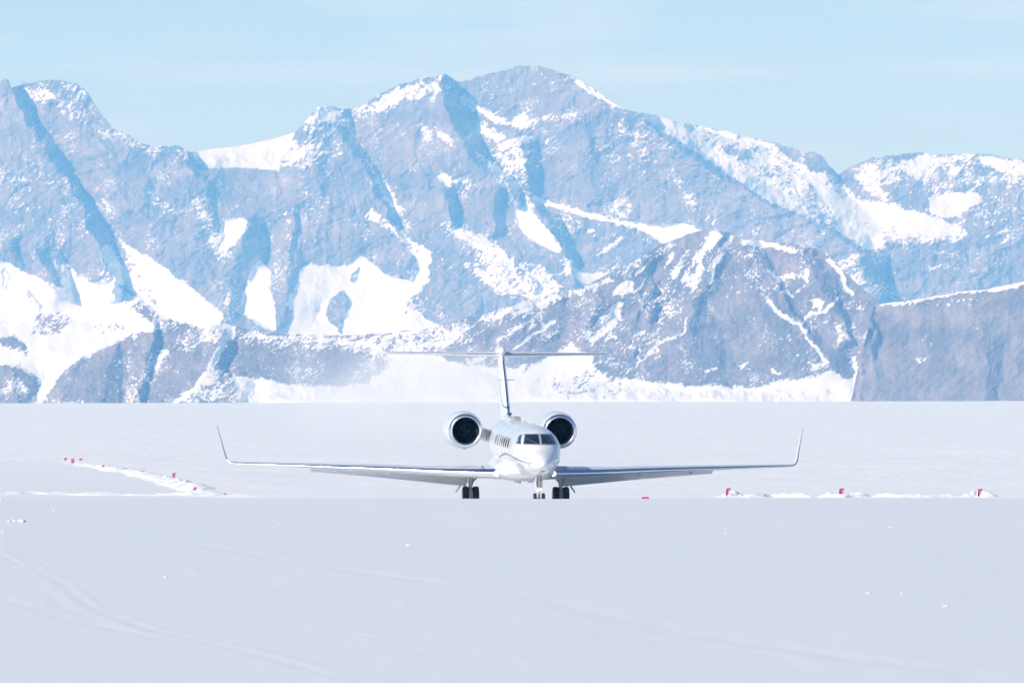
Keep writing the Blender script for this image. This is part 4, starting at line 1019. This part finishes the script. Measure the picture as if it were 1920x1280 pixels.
for sg in (-1, 1):
    secs = []
    for x in (.9, 1.4, 2, 2.7, 3.4, 4.6, 6, 7.5, 9, 10.5, 12, 13.0, 13.78):
        secs.append(((sg * x, wing_le(x), wing_z(x)), wing_chord(x), float(np.interp(x, [.9, 4.6, 13.3], [.115, .105, .085])), (0, 0, 1), R(float(np.interp(x, [.9, 13.3], [2.2, .3])))))
    wing, le = lifting('wing', secs, jet, 0.085, (M_white, M_metal))
    wing['label'] = 'swept white wing with polished metal leading edge'
    # winglet
    x0, l0, z0 = 13.78, wing_le(13.78), wing_z(13.78)
    path = [(0, 0, 0, 0, 1.56), (.14, .09, .02, 22, 1.50), (.25, .17, .08, 45, 1.43), (.33, .26, .19, 65, 1.36), (.38, .36, .34, 75, 1.28), (.52, .78, .92, 76, .95), (.68, 1.22, 1.56, 76, .62), (.735, 1.42, 1.80, 76, .45), (.74, 1.52, 1.83, 76, .30)]
    secs = [((sg * (x0 + a), l0 + b, z0 + c), ch, .085, (-sg * math.sin(R(an)), 0, math.cos(R(an))), 0.0) for a, b, c, an, ch in path]
    wl_, _ = lifting('winglet', secs, wing, 0.07, (M_white, M_metal), 'leading_edge')
    # single-slotted flaps, lowered
    for xa, xb in ((2.34, 4.48), (4.49, 9.95)):
        secs = []
        for x in np.linspace(xa, xb, 6):
            te = wing_le(x) + wing_chord(x); c = float(np.interp(x, [1.7, 4.6, 9.9], [1.30, 1.05, .62]))
            inc = R(float(np.interp(x, [1.7, 4.6, 9.9], [2.2, 1.6, .7])))
            zt = wing_z(x) - wing_chord(x) * math.tan(inc)
            secs.append(((sg * x, te - .22 * c, zt - .10 * c), c, .12, (0, 0, 1), R(22)))
        v, f = loft([ring_of(*s)[0] for s in secs])
        mesh_from('flap', v, f, M_flap, wing, sharp=50)
    for x in (3.6, 6.2, 8.8):          # flap track fairings
        te = wing_le(x) + wing_chord(x); zt = wing_z(x) - wing_chord(x) * .03
        rr = [[B(sg * x + .06 * k * math.cos(a), s, zt + dz + .10 * k * math.sin(a)) for a in np.linspace(0, 2 * math.pi, 12, endpoint=False)] for s, k, dz in ((te - 1.3, .1, -.05), (te - .9, .8, -.10), (te - .2, 1, -.16), (te + .5, .15, -.20))]
        mesh_from('flap_track', *loft(rr), M_flap, wing)
    # stall fence strip near the root
    xf = 2.02
    v, f = boxv(B(sg * xf, wing_le(xf) + .55, wing_z(xf) + .30), .03, .5, .10)
    mesh_from('stall_strip', v, f, M_navy, wing, False)
    # landing light behind a flush lens on the leading edge
    xl = 1.38
    c = Vector(B(sg * xl, wing_le(xl) - .012, wing_z(xl) + .0))
    lens = [(a, r) for a, r in ((-.05, .01), (-.045, .08), (-.02, .13), (.05, .15))]
    rings_ = [[(c.x + r * math.sin(t), c.y + a, c.z + r * math.cos(t)) for t in np.linspace(0, 2 * math.pi, 24, endpoint=False)] for a, r in lens]
    mesh_from('landing_light', *loft(rings_), M_lamp, wing)
    # navigation light in the bend of the wing tip
    xn = 13.7
    c = Vector(B(sg * xn, wing_le(xn) - .01, wing_z(xn) + .0))
    rings_ = [[(c.x + 1.4 * r * math.sin(t), c.y + a, c.z + r * math.cos(t)) for t in np.linspace(0, 2 * math.pi, 12, endpoint=False)] for a, r in ((-.03, .005), (-.02, .025), (.03, .032))]
    mesh_from('navigation_light', *loft(rings_), M_green if sg < 0 else M_red, wing)

# --- engines
for sg in (-1, 1):
    ex, es, ez = sg * 2.33, 18.15, .63
    nac = mesh_from('engine', *lathe([(.20, .822), (.5, .875), (.9, .915), (1.4, .94), (2.0, .945), (2.8, .92), (3.6, .84), (4.4, .72), (5.1, .60), (5.1, .55), (4.6, .56)], (ex, es, ez), map_=B), M_white, jet, sharp=50)
    nac['label'] = 'round white engine nacelle with bright intake ring'
    mesh_from('intake_lip', *lathe([(.20, .821), (.12, .795), (.05, .765), (.012, .735), (0, .708), (.012, .68), (.05, .655), (.12, .632), (.22, .615)], (ex, es, ez), map_=B), M_lip, nac)
    mesh_from('lip_seam', *lathe([(.196, .8195), (.196, .8275), (.214, .830), (.214, .822)], (ex, es, ez), map_=B), M_seal, nac)
    mesh_from('intake_duct', *lathe([(.22, .615), (.5, .61), (1.0, .63)], (ex, es, ez), map_=B), M_duct, nac)
    # fan: blades, hub cone with four bolts
    fv, ff = [], []
    for k in range(24):
        a0 = 2 * math.pi * k / 24
        o = len(fv)
        for r, tw, wd in ((.20, .9, .14), (.35, .6, .20), (.50, .4, .25), (.62, .28, .28)):
            for q in (-.5, .5):
                a = a0 + q * .22
                fv.append(B(ex + r * math.sin(a), es + .92 + q * wd * tw, ez + r * math.cos(a)))
        for i in range(3): ff.append((o + 2 * i, o + 2 * i + 1, o + 2 * i + 3, o + 2 * i + 2))
    fan = mesh_from('fan', fv, ff, M_fan, nac)
    mesh_from('fan_backing', *loft([[B(ex + r * math.sin(t), es + 1.12, ez + r * math.cos(t)) for t in np.linspace(0, 2 * math.pi, 40, endpoint=False)] for r in (.64, .01)], cap0=False), M_duct, nac)
    spn = mesh_from('spinner', *lathe([(.55, .005), (.57, .05), (.66, .13), (.78, .20), (.90, .245), (.93, .245)], (ex, es, ez), 40, map_=B), M_duct, nac)
    mesh_from('spinner_ring', *lathe([(.885, .243), (.893, .252), (.905, .252)], (ex, es, ez), 40, map_=B), M_frame, nac)
    for k in range(4):
        a = R(20 + 90 * k); c = B(ex + .185 * math.sin(a), es + .745, ez + .185 * math.cos(a))
        mesh_from('spinner_bolt', *tube(c, (c[0], c[1] - .02, c[2]), .016, .012, 8), M_chrome, nac)
    mesh_from('drain_vent', *boxv(B(ex, es + .75, ez - .905), .14, .25, .03), M_seal, nac, False)
    # pylon
    pr = []
    for x, z, c, s, th in ((.75, .28, 4.3, 19.3, .60), (1.15, .36, 4.2, 19.2, .64), (1.55, .50, 4.0, 19.1, .60), (1.75, .56, 3.9, 19.0, .60)):
        pr.append([B(sg * x, s + b * c, z + a * th * .5) for a, b in ((0, 0), (.45, .012), (.8, .05), (1, .15), (1, .6), (.4, .9), (0, 1), (-.4, .9), (-1, .6), (-1, .15), (-.8, .05), (-.45, .012))])
    pyl = mesh_from('pylon', *loft(pr), M_white, nac, sharp=60)
    jr = []
    for d in (0, .03):
        x = 1.20 + d; z = .37 + d * .3; c, s, th = 4.2, 19.18, .655
        jr.append([B(sg * x, s + b * c, z + a * th * .5) for a, b in ((0, 0), (.45, .012), (.8, .05), (1, .15), (-1, .15), (-.8, .05), (-.45, .012))])
    mesh_from('pylon_seam', *loft(jr), M_frame, nac)

# --- tail
def vring(s, z, c, th):
    up, lo = foil(20, th / c)
    cam0 = [(x, (zu)) for x, zu in up + lo]
    ring = []
    for i, (x, zz) in enumerate(cam0):
        ring.append(B((zz - 0.015 * math.sin(math.pi * x)) * c, s + x * c, z))
    return ring, [x for x, _ in cam0]
fs = [(20.3, 1.05, 5.6, .40), (20.9, 1.45, 5.3, .38), (21.35, 1.80, 5.0, .36), (22.6, 2.8, 4.2, .33), (24.2, 3.85, 3.4, .30), (25.0, 4.43, 3.0, .29)]
rs = [vring(*q) for q in fs]
xcs = rs[0][1]; idx_ = [i for i, x in enumerate(xcs) if x <= .012]; lo_, hi_ = idx_[0], idx_[-1]
v, f = loft([r[0][hi_:] + r[0][:lo_ + 1] for r in rs], closed=False)
fin = mesh_from('vertical_stabilizer', v, f, M_white, jet, sharp=50)
v, f = loft([r[0][lo_:hi_ + 1] for r in rs], closed=False)
mesh_from('leading_edge', v, f, M_metal, fin)
# navy curve round the foot of the fin
for sg in (-1, 1):
    rr = []
    for q in np.linspace(0, 1, 14):
        s, z = 21.2 + 3.4 * q, 1.72 + 1.15 * q**2.2
        k = np.interp(z, [p[1] for p in fs], range(len(fs))); i = int(min(k, len(fs) - 2)); t = k - i
        s_le = fs[i][0] * (1 - t) + fs[i + 1][0] * t; c = fs[i][2] * (1 - t) + fs[i + 1][2] * t; th = fs[i][3] * (1 - t) + fs[i + 1][3] * t
        xc = min(max((s - s_le) / c, .02), .95)
        hw = 5 * th * (0.2969 * math.sqrt(xc) - 0.1260 * xc - 0.3516 * xc**2 + 0.2843 * xc**3 - 0.1020 * xc**4) + .006
        rr.append([B(sg * hw, s, z - .04), B(sg * hw, s, z + .04), B(sg * (hw - .03), s, z + .04), B(sg * (hw - .03), s, z - .04)])
    mesh_from('navy_curve', *loft(rr), M_navy, fin, sharp=40)
    p = B(sg * .12, 23.5, 3.05); mesh_from('static_boom', *tube(p, (p[0] + sg * .34, p[1] + .05, p[2]), .022, .015, 8), M_grey, fin)
# bullet where the tailplane sits
bl = []
for s, r, dz in ((24.55, .02, .0), (24.65, .12, .0), (24.9, .17, .01), (25.4, .20, .02), (26.4, .21, .02), (27.6, .17, 0), (28.6, .10, -.02), (29.0, .02, -.02)):
    bl.append([B(r * math.sin(t), s, 4.45 + dz + 1.15 * r * math.cos(t)) for t in np.linspace(0, 2 * math.pi, 28, endpoint=False)])
blt = mesh_from('tail_bullet', *loft(bl), M_white, fin)
mesh_from('tail_lamp', *tube(B(.10, 24.74, 4.48), B(.10, 24.66, 4.48), .05, .04, 12), M_seal, fin)
for sg in (-1, 1):
    secs = [((sg * x, 25.35 + (x - .1) * math.tan(R(27)), 4.25 + x * .006), float(np.interp(x, [.1, 5.55], [2.7, 1.15])), .095, (0, 0, 1), R(-0.6)) for x in (.1, 1, 2.2, 3.6, 4.8, 5.4, 5.52)]
    lifting('horizontal_stabilizer', secs, jet, 0.06, (M_white, M_metal))

# --- undercarriage
def wheel(parent, c, rad, wid, name='tyre'):
    prof = [(-.5, .62), (-.5, .80), (-.46, .92), (-.36, .985), (-.22, 1.0), (-.20, .985), (-.18, 1.0), (-.03, 1.0), (-.015, .985), (.015, .985), (.03, 1.0), (.18, 1.0), (.20, .985), (.22, 1.0), (.36, .985), (.46, .92), (.5, .80), (.5, .62)]
    n = 40
    rr = [[(c[0] + a * wid, c[1] + rad * r * math.sin(2 * math.pi * i / n), c[2] + rad * r * math.cos(2 * math.pi * i / n)) for i in range(n)] for a, r in prof]
    t = mesh_from(name, *loft(rr, cap0=False, cap1=False), M_tyre, parent, sharp=60)
    hub = [(-.44, .05), (-.46, .25), (-.38, .45), (-.44, .60), (-.47, .64), (.47, .64), (.44, .60), (.38, .45), (.46, .25), (.44, .05)]
    rr = [[(c[0] + a * wid, c[1] + rad * r * math.sin(2 * math.pi * i / n), c[2] + rad * r * math.cos(2 * math.pi * i / n)) for i in range(n)] for a, r in hub]
    mesh_from('wheel_hub', *loft(rr), M_strut, parent, sharp=40)
    return t
for sg in (-1, 1):
    gx_ = sg * 2.22
    leg = mesh_from('main_gear', *join(tube((gx_, 0, .95), (gx_ - sg * .03, -.05, 1.52), .115, .13), tube((gx_, 0, .42), (gx_, 0, .95), .085), tube((gx_, 0, .78), (gx_, 0, .83), .13),
                                         tube((gx_, 0, 1.08), (gx_, 0, 1.15), .15), boxv((gx_, -.02, .52), .20, .22, .30), boxv((gx_, -.02, .36), .15, .26, .16)), M_strut, jet, sharp=40)
    leg['label'] = 'main landing gear leg with twin black tyres under the wing'
    for d in (-.25, .25): wheel(leg, (gx_ + d, 0, .445), .445, .30)
    mesh_from('axle', *tube((gx_ - .34, 0, .445), (gx_ + .34, 0, .445), .05), M_strut, leg)
    mesh_from('side_brace', *join(tube((gx_ - sg * .05, -.05, 1.12), (gx_ - sg * .48, .0, 1.46), .045), tube((gx_ - sg * .02, -.09, 1.02), (gx_ - sg * .30, -.06, 1.30), .028)), M_strut, leg)
    mesh_from('torque_link', *join(tube((gx_, .16, .42), (gx_, .34, .68), .03), tube((gx_, .34, .68), (gx_, .14, .95), .03)), M_strut, leg)
    mesh_from('hydraulic_line', *join(tube((gx_ + sg * .12, -.12, .45), (gx_ + sg * .30, -.10, .92), .012), tube((gx_ - .10, -.10, .95), (gx_ - .12, -.12, .52), .012)), M_strut, leg)
    a, b = Vector((gx_ + sg * .15, 0, 1.42)), Vector((gx_ + sg * .72, 0, .60))
    d = (b - a).normalized(); nrm = Vector((d.z, 0, -d.x)) * .016
    rr = []
    for t, y0_, y1_ in ((0, -.28, .62), (.35, -.32, .66), (.75, -.26, .60), (.93, -.12, .45), (1, .05, .3)):
        p = a + (b - a) * t
        rr.append([p + nrm + Vector((0, y0_, 0)), p + nrm + Vector((0, y1_, 0)), p - nrm + Vector((0, y1_, 0)), p - nrm + Vector((0, y0_, 0))])
    door = mesh_from('gear_door', *loft(rr), M_flap, leg, sharp=40)
    mesh_from('door_rod', *tube((gx_ + sg * .10, -.10, .70), (gx_ + sg * .38, -.05, 1.06), .014), M_strut, leg)
ny, dz_ = 2.65 - S0, float(ground_z(1.4, 450 - 13.6) - ground_z(.3, 450))
dz_ += 0.02
nleg = mesh_from('nose_gear', *join(tube((0, ny, .30 + dz_), (0, ny, .78 + dz_), .055), tube((0, ny, .74 + dz_), (0, ny, 1.62), .085, .095), tube((0, ny, .80 + dz_), (0, ny, .86 + dz_), .12),
                                      boxv((0, ny, 1.28), .20, .18, .10), tube((0, ny, .60 + dz_), (0, ny, .65 + dz_), .10)), M_strut, jet, sharp=40)
nleg['label'] = 'slim nose landing gear with small twin tyres and a lit taxi lamp'
for d in (-.20, .20): wheel(nleg, (d, ny, .275 + dz_), .272, .15)
mesh_from('axle', *tube((-.22, ny, .275 + dz_), (.22, ny, .275 + dz_), .035), M_strut, nleg)
mesh_from('torque_link', *join(tube((0, ny - .08, .42 + dz_), (0, ny - .26, .62 + dz_), .03), tube((0, ny - .26, .62 + dz_), (0, ny - .10, .84 + dz_), .03)), M_strut, nleg)
mesh_from('drag_brace', *join(tube((-.08, ny + .05, .92), (-.10, ny + .9, 1.5), .03), tube((.08, ny + .05, .92), (.10, ny + .9, 1.5), .03)), M_strut, nleg)
for sg in (-1, 1):
    rr = [[(sg * x, ny + y, z) for x, y in ((w, -.05), (w + .018, -.05), (w + .018, .5), (w, .5))] for w, z in ((.115, 1.50), (.135, 1.15), (.155, .82), (.15, .72))]
    rr = [[(p[0], p[1], p[2]) for p in r] for r in rr]
    mesh_from('gear_door', *loft(rr), M_white, nleg, sharp=40)
    mesh_from('steering_link', *tube((sg * .07, ny - .09, .86), (sg * .07, ny - .09, 1.30), .018), M_seal, nleg)
    c = (sg * .055 + .01, ny - .17, .70 + dz_ + (.02 if sg > 0 else -.01))
    mesh_from('lamp_housing', *tube((c[0], c[1] + .10, c[2]), (c[0], c[1], c[2]), .05, .09, 20), M_strut, nleg)
    mesh_from('taxi_light', *tube((c[0], c[1] - .004, c[2]), (c[0], c[1] - .02, c[2]),   .086, .065, 20), M_taxi, nleg)
# a slim mast hanging below the belly
mesh_from('drain_mast', *boxv(B(.0, 7.4, -1.30), .02, .14, .26), M_white, fus, False)

# ------------------------------------------------------------------ snow banks
def heap(name, label, pts, width, height, seed, group=None, lump=0.5, nlen=None):
    """a bank of thrown snow along a line of (x, y) on the ground"""
    p = np.array(pts, float); seg = np.r_[0, np.cumsum(np.linalg.norm(np.diff(p, axis=0), axis=1))]
    L_ = seg[-1]; n = nlen or int(max(30, min(600, L_ / 0.10))); m = 25
    t = np.linspace(0, L_, n); cx = np.interp(t, seg, p[:, 0]); cyy = np.interp(t, seg, p[:, 1])
    tx, ty = np.gradient(cx), np.gradient(cyy); ln = np.hypot(tx, ty) + 1e-9; nx_, ny_ = -ty / ln, tx / ln
    a = np.linspace(-1, 1, m)[:, None]
    T = np.broadcast_to(t, (m, n))
    endf = np.clip(np.minimum(T, L_ - T) / (0.14 * L_ + .25), 0, 1)**0.7
    wv = width * (0.75 + 0.5 * fbm(T / 1.7, T * 0 + seed, 3, seed)) * (0.35 + 0.65 * endf)
    X = cx + nx_ * a * wv; Y = cyy + ny_ * a * wv
    prof = np.clip(1 - np.abs(a)**1.6, 0, 1)
    H = height * endf * prof * np.clip(0.75 + 0.9 * fbm(T / (width * 1.6), a * .6 + seed * .3, 3, seed + 5), 0.10, 1.8)
    H = H + lump * height * prof * endf * (0.55 * np.abs(fbm(X / .45, Y / .8, 3, seed + 9)) + 0.30 * np.abs(fbm(X / .15, Y / .3, 2, seed + 12)))
    Z = ground_z(X, Y) + H - 0.03 * (np.abs(a) > .98) + 0.002
    me = grid_mesh(name, X, Y, Z)
    return tag(link_mesh(name, me, M_heap), label, 'snow bank', group)
def gxy(px, Y): return ((px - 960) / FPX * Y, Y)
heap('snow_bank', 'long low bank of white snow beside the row of far pink markers', [gxy(110, 800), gxy(165, 762), gxy(235, 700), gxy(300, 640), gxy(350, 585), gxy(408, 530)], 1.8, 0.29, 3, 'snow banks beside the runway', .5, 600)
heap('snow_bank', 'flat broad bank of pale snow just behind the runway edge at far left', [gxy(-60, 540), gxy(100, 542), gxy(300, 536), gxy(440, 532), gxy(520, 530)], 1.6, 0.17, 14, 'snow banks beside the runway', .15, 300)
heap('snow_bank', 'snow heap with a leaning pink marker, nearest to the jet on the right', [gxy(1346, 530), gxy(1385, 531), gxy(1412, 530)], .9, 0.23, 23, 'snow banks beside the runway', 1.1)
heap('snow_bank', 'low crumbly snow ridge trailing right from the heap nearest the jet', [gxy(1400, 529), gxy(1445, 531), gxy(1525, 530)], .6, 0.15, 35, 'snow banks beside the runway', 1.2)
heap('snow_bank', 'middle snow heap on the right, a pink marker standing on its crest', [gxy(1535, 531), gxy(1580, 530), gxy(1632, 531)], .9, 0.21, 44, 'snow banks beside the runway', 1.3)
heap('snow_bank', 'low strip of broken snow between the middle and rightmost marker heaps', [gxy(1620, 531), gxy(1690, 530), gxy(1810, 531)], .6, 0.13, 57, 'snow banks beside the runway', 1.0)
heap('snow_bank', 'short rounded snow heap round the rightmost pink marker', [gxy(1803, 530), gxy(1835, 531), gxy(1866, 530)], .8, 0.24, 61, 'snow banks beside the runway', 1.3)

# ------------------------------------------------------------------ pink runway markers
M_pink = simple('pink_marker', (0.62, 0.012, 0.20), 0.55, noise=0.12, nscale=6)
M_pink_pale = simple('pale_pink_marker', (0.64, 0.085, 0.27), 0.6, noise=0.12, nscale=6)  # paler pink for the markers along the left bank
M_stake = simple('marker_stake', (0.60, 0.55, 0.48), 0.7, noise=0.15, nscale=10)
M_reflect = simple('white_reflector', (0.80, 0.80, 0.82), 0.4, noise=0.05)
def marker(px, row_top, row_bot, Y, wpx, lean, label, taper=1.0, spot=True, pale=False, twist=8, sink=0.0):
    k = FPX / Y
    x, _, zb = (float(q) for q in at(px, row_bot, Y)); _, _, zt = (float(q) for q in at(px, row_top, Y))
    h, w = zt - zb, wpx / k; g = float(ground_z(x, Y))
    root = empty('runway_marker', (x, Y, g), (0, 0, R(twist)))
    tag(root, label, 'marker', 'pink runway markers')
    z0 = zb - g; mat = M_pink_pale if pale else M_pink
    n = 7; F_, Bk = [], []
    for i in range(n):
        t = i / (n - 1)
        for j in range(n):
            u = j / (n - 1) - .5
            ww = w * (taper + (1 - taper) * t)
            xx = u * ww + lean * w * (t - .5); zz = z0 + h * t + (.10 * h * u if taper < 1 else .04 * h * u) * (1 if t > .5 else -2.2 * (1 - taper))
            yy = .025 * math.sin(3 * u + 2 * t)
            F_.append((xx, yy - .006, zz)); Bk.append((xx, yy + .006, zz))
    v = F_ + Bk; o = n * n; f = []
    for i in range(n - 1):
        for j in range(n - 1):
            q = (i * n + j, i * n + j + 1, (i + 1) * n + j + 1, (i + 1) * n + j); f += [q, tuple(o + a for a in q[::-1])]
    bd = [j for j in range(n)] + [i * n + n - 1 for i in range(1, n)] + [(n - 1) * n + j for j in range(n - 2, -1, -1)] + [i * n for i in range(n - 2, 0, -1)]
    for a, b in zip(bd, bd[1:] + bd[:1]): f.append((a, b, b + o, a + o))
    mesh_from('board', v, f, mat, root, sharp=50)
    sx = lean * w * .1
    mesh_from('stake', *tube((sx - lean * w * .5 * (1 + (z0 + .2) / max(h, .05)) * .5, .02, -.15), (sx + lean * w * .4, .02, z0 + h * .9), .014, .012, 8), M_stake, root)
    if spot:
        c = (lean * w * .05 + .17 * w, -.03, z0 + h * .55)
        mesh_from('reflector', *boxv(c, .045, .012, .05), M_reflect, root, False)
    return root
def yrow(row): return 98800.0 / (row - 745.0)
marker(123, 857.5, 865.5, 812, 5.0, .0, 'small pink marker at far left, leftmost of the three grouped together', pale=True, spot=False)
marker(136.5, 859.5, 867.5, 779, 6.0, .05, 'middle one of three small pink markers grouped together at far left', pale=True, spot=False, taper=1.0)
marker(151.5, 859, 867.5, 800, 5.5, .05, 'small pink marker, rightmost of the three grouped together at far left', pale=True, spot=False)
marker(193.5, 871.5, 878, 730, 5.0, .1, 'tiny pink marker alone, next along the bank after the far-left three', pale=True, spot=False)
marker(234.5, 882, 888, 692, 5.0, .1, 'tiniest pink marker, half sunk behind the crest of the long snow bank', pale=True, spot=False)
marker(268.5, 882.5, 893, 668, 7.5, -.1, 'upright squarish pink marker, widest one along the long left bank', pale=True, spot=False)
marker(326, 886, 897.5, 632, 7.0, .25, 'tall pink marker leaning right, narrow at its foot, behind the long left bank', pale=True, spot=False, taper=.6)
marker(366, 912.5, 919, 555, 6.0, .35, 'pale pink marker leaning right near the close end of the left bank', pale=True, spot=False)
marker(421.5, 924, 928.5, 533, 5.0, .5, 'faint scrap of pink marker lying at the close end of the left bank', pale=True, spot=False)
marker(1210, 931.2, 940, 505, 13.5, .0, 'wide pink marker right of the jet, only its top strip showing above the runway edge', spot=False, twist=0)
marker(1364.5, 914.5, 928, 528.6, 8.5, .55, 'pink marker with a white spot leaning right, nearest of the right three to the jet', taper=.45)
marker(1577.5, 915, 925, 529.3, 8.5, .28, 'squat pink marker with a white spot on the middle snow heap at right', taper=.9)
marker(1836.5, 916, 930.5, 528.8, 9.0, .5, 'deep pink marker tapering to its foot, rightmost of all the markers', taper=.35)

# ------------------------------------------------------------------ loose lumps of snow on the runway
rnd = random.Random(8)
LUMPS = [(42, 979, 13, 'biggest loose snow lump at the far left of the runway'), (27, 977, 6, 'small snow lump just left of the biggest far-left lump'), (17, 978, 5, 'outermost small snow lump beside the biggest far-left lump'),
         (101, 959, 4, 'lone snow lump right of and above the far-left cluster'), (24, 971, 4, 'snow lump above the far-left cluster on the runway'), (90, 989, 4, 'little snow lump below the lone lump at left'),
         (5, 938.5, 6, 'snow lump at the left frame edge by the runway crest'), (5, 999, 4, 'snow lump at the left frame edge below the cluster'),
         (766, 1024, 8, 'round snow lump in front of the jet, left of centre'), (706, 995, 5, 'small snow lump in front of the left wing'), (310, 1083, 6, 'pale snow lump between the curved tracks at left'),
         (1773, 1139, 10, 'largest snow lump in the right foreground'), (1628, 1114, 7, 'snow lump left of the largest one in the right foreground'), (1690, 1115, 5, 'small snow lump between the two right foreground lumps'),
         (1669, 990, 6, 'snow lump on the runway in front of the rightmost markers'), (1361, 1001, 5, 'small snow lump in front of the marker nearest the jet'), (1380, 1062, 4, 'tiny snow lump mid-runway right of centre'), (524, 984, 4, 'tiny snow lump in front of the left wing tip')]
for px, row, wpx, lab in LUMPS:
    x, y = ray_ground(px, row); w = wpx / (FPX / y)
    bm = bmesh.new(); bmesh.ops.create_icosphere(bm, subdivisions=3, radius=1)
    sd = rnd.random() * 50
    for v_ in bm.verts:
        c = v_.co; q = 1 + .35 * math.sin(3.1 * c.x + sd) * math.sin(2.7 * c.y + sd * 2) + .22 * math.sin(6.3 * c.z + 5 * c.x + sd)
        v_.co = Vector((c.x * .5 * w * q, c.y * .6 * w * q, c.z * .26 * w * q))
    me = bpy.data.meshes.new('snow_lump'); bm.to_mesh(me); bm.free()
    o = link_mesh('snow_lump', me, M_heap); o.location = (x, y, float(ground_z(x, y)) + .006 + .12 * w); o.rotation_euler = (0, 0, rnd.random() * 6)
    tag(o, lab, 'snow lump', 'loose snow lumps on the runway')

# ------------------------------------------------------------------ snow blown up by the engines
bs_m = bpy.data.materials.new('blowing_snow'); bs_m.use_nodes = True
N = bs_m.node_tree.nodes; L = bs_m.node_tree.links; N.clear()
o_ = N.new('ShaderNodeOutputMaterial'); v_ = N.new('ShaderNodeVolumePrincipled')
v_.inputs['Color'].default_value = (0.97, 0.98, 1.0, 1); v_.inputs['Absorption Color'].default_value = (1, 1, 1, 1); v_.inputs['Density Attribute'].default_value = ''
tc = N.new('ShaderNodeTexCoord')
mp = N.new('ShaderNodeMapping'); mp.inputs['Location'].default_value = (-1, -1, -1); mp.inputs['Scale'].default_value = (2, 2, 2)
ln = N.new('ShaderNodeVectorMath'); ln.operation = 'LENGTH'
fall = N.new('ShaderNodeMapRange'); fall.interpolation_type = 'SMOOTHSTEP'
fall.inputs['From Min'].default_value = 1.0; fall.inputs['From Max'].default_value = 0.25; fall.inputs['To Min'].default_value = 0.0; fall.inputs['To Max'].default_value = 1.0
mp2 = N.new('ShaderNodeMapping'); mp2.inputs['Scale'].default_value = (0.22, 0.02, 0.32)
nz_ = N.new('ShaderNodeTexNoise'); nz_.inputs['Scale'].default_value = 1.0; nz_.inputs['Detail'].default_value = 3
nr = N.new('ShaderNodeMapRange'); nr.inputs['From Min'].default_value = 0.36; nr.inputs['From Max'].default_value = 0.66
ml = N.new('ShaderNodeMath'); ml.operation = 'MULTIPLY'
ml2 = N.new('ShaderNodeMath'); ml2.operation = 'MULTIPLY'; ml2.inputs[1].default_value = 0.011
L.new(tc.outputs['Generated'], mp.inputs['Vector']); L.new(mp.outputs['Vector'], ln.inputs[0]); L.new(ln.outputs['Value'], fall.inputs['Value'])
L.new(tc.outputs['Object'], mp2.inputs['Vector']); L.new(mp2.outputs['Vector'], nz_.inputs['Vector']); L.new(nz_.outputs['Fac'], nr.inputs['Value'])
L.new(fall.outputs['Result'], ml.inputs[0]); L.new(nr.outputs['Result'], ml.inputs[1]); L.new(ml.outputs[0], ml2.inputs[0])
L.new(ml2.outputs[0], v_.inputs['Density']); L.new(v_.outputs['Volume'], o_.inputs['Volume'])
bm = bmesh.new(); bmesh.ops.create_icosphere(bm, subdivisions=4, radius=1)
bc = Vector([float(q) for q in at(770, 742, 800)])
for v in bm.verts: v.co = bc + Vector((v.co.x * 17.5, v.co.y * 170, v.co.z * 5.0))
me = bpy.data.meshes.new('blowing_snow'); bm.to_mesh(me); bm.free()
tag(link_mesh('blowing_snow', me, bs_m), 'thin cloud of powder snow blown up behind the jet', kind='stuff')
cy.volume_step_rate = 1.0; cy.volume_max_steps = 128
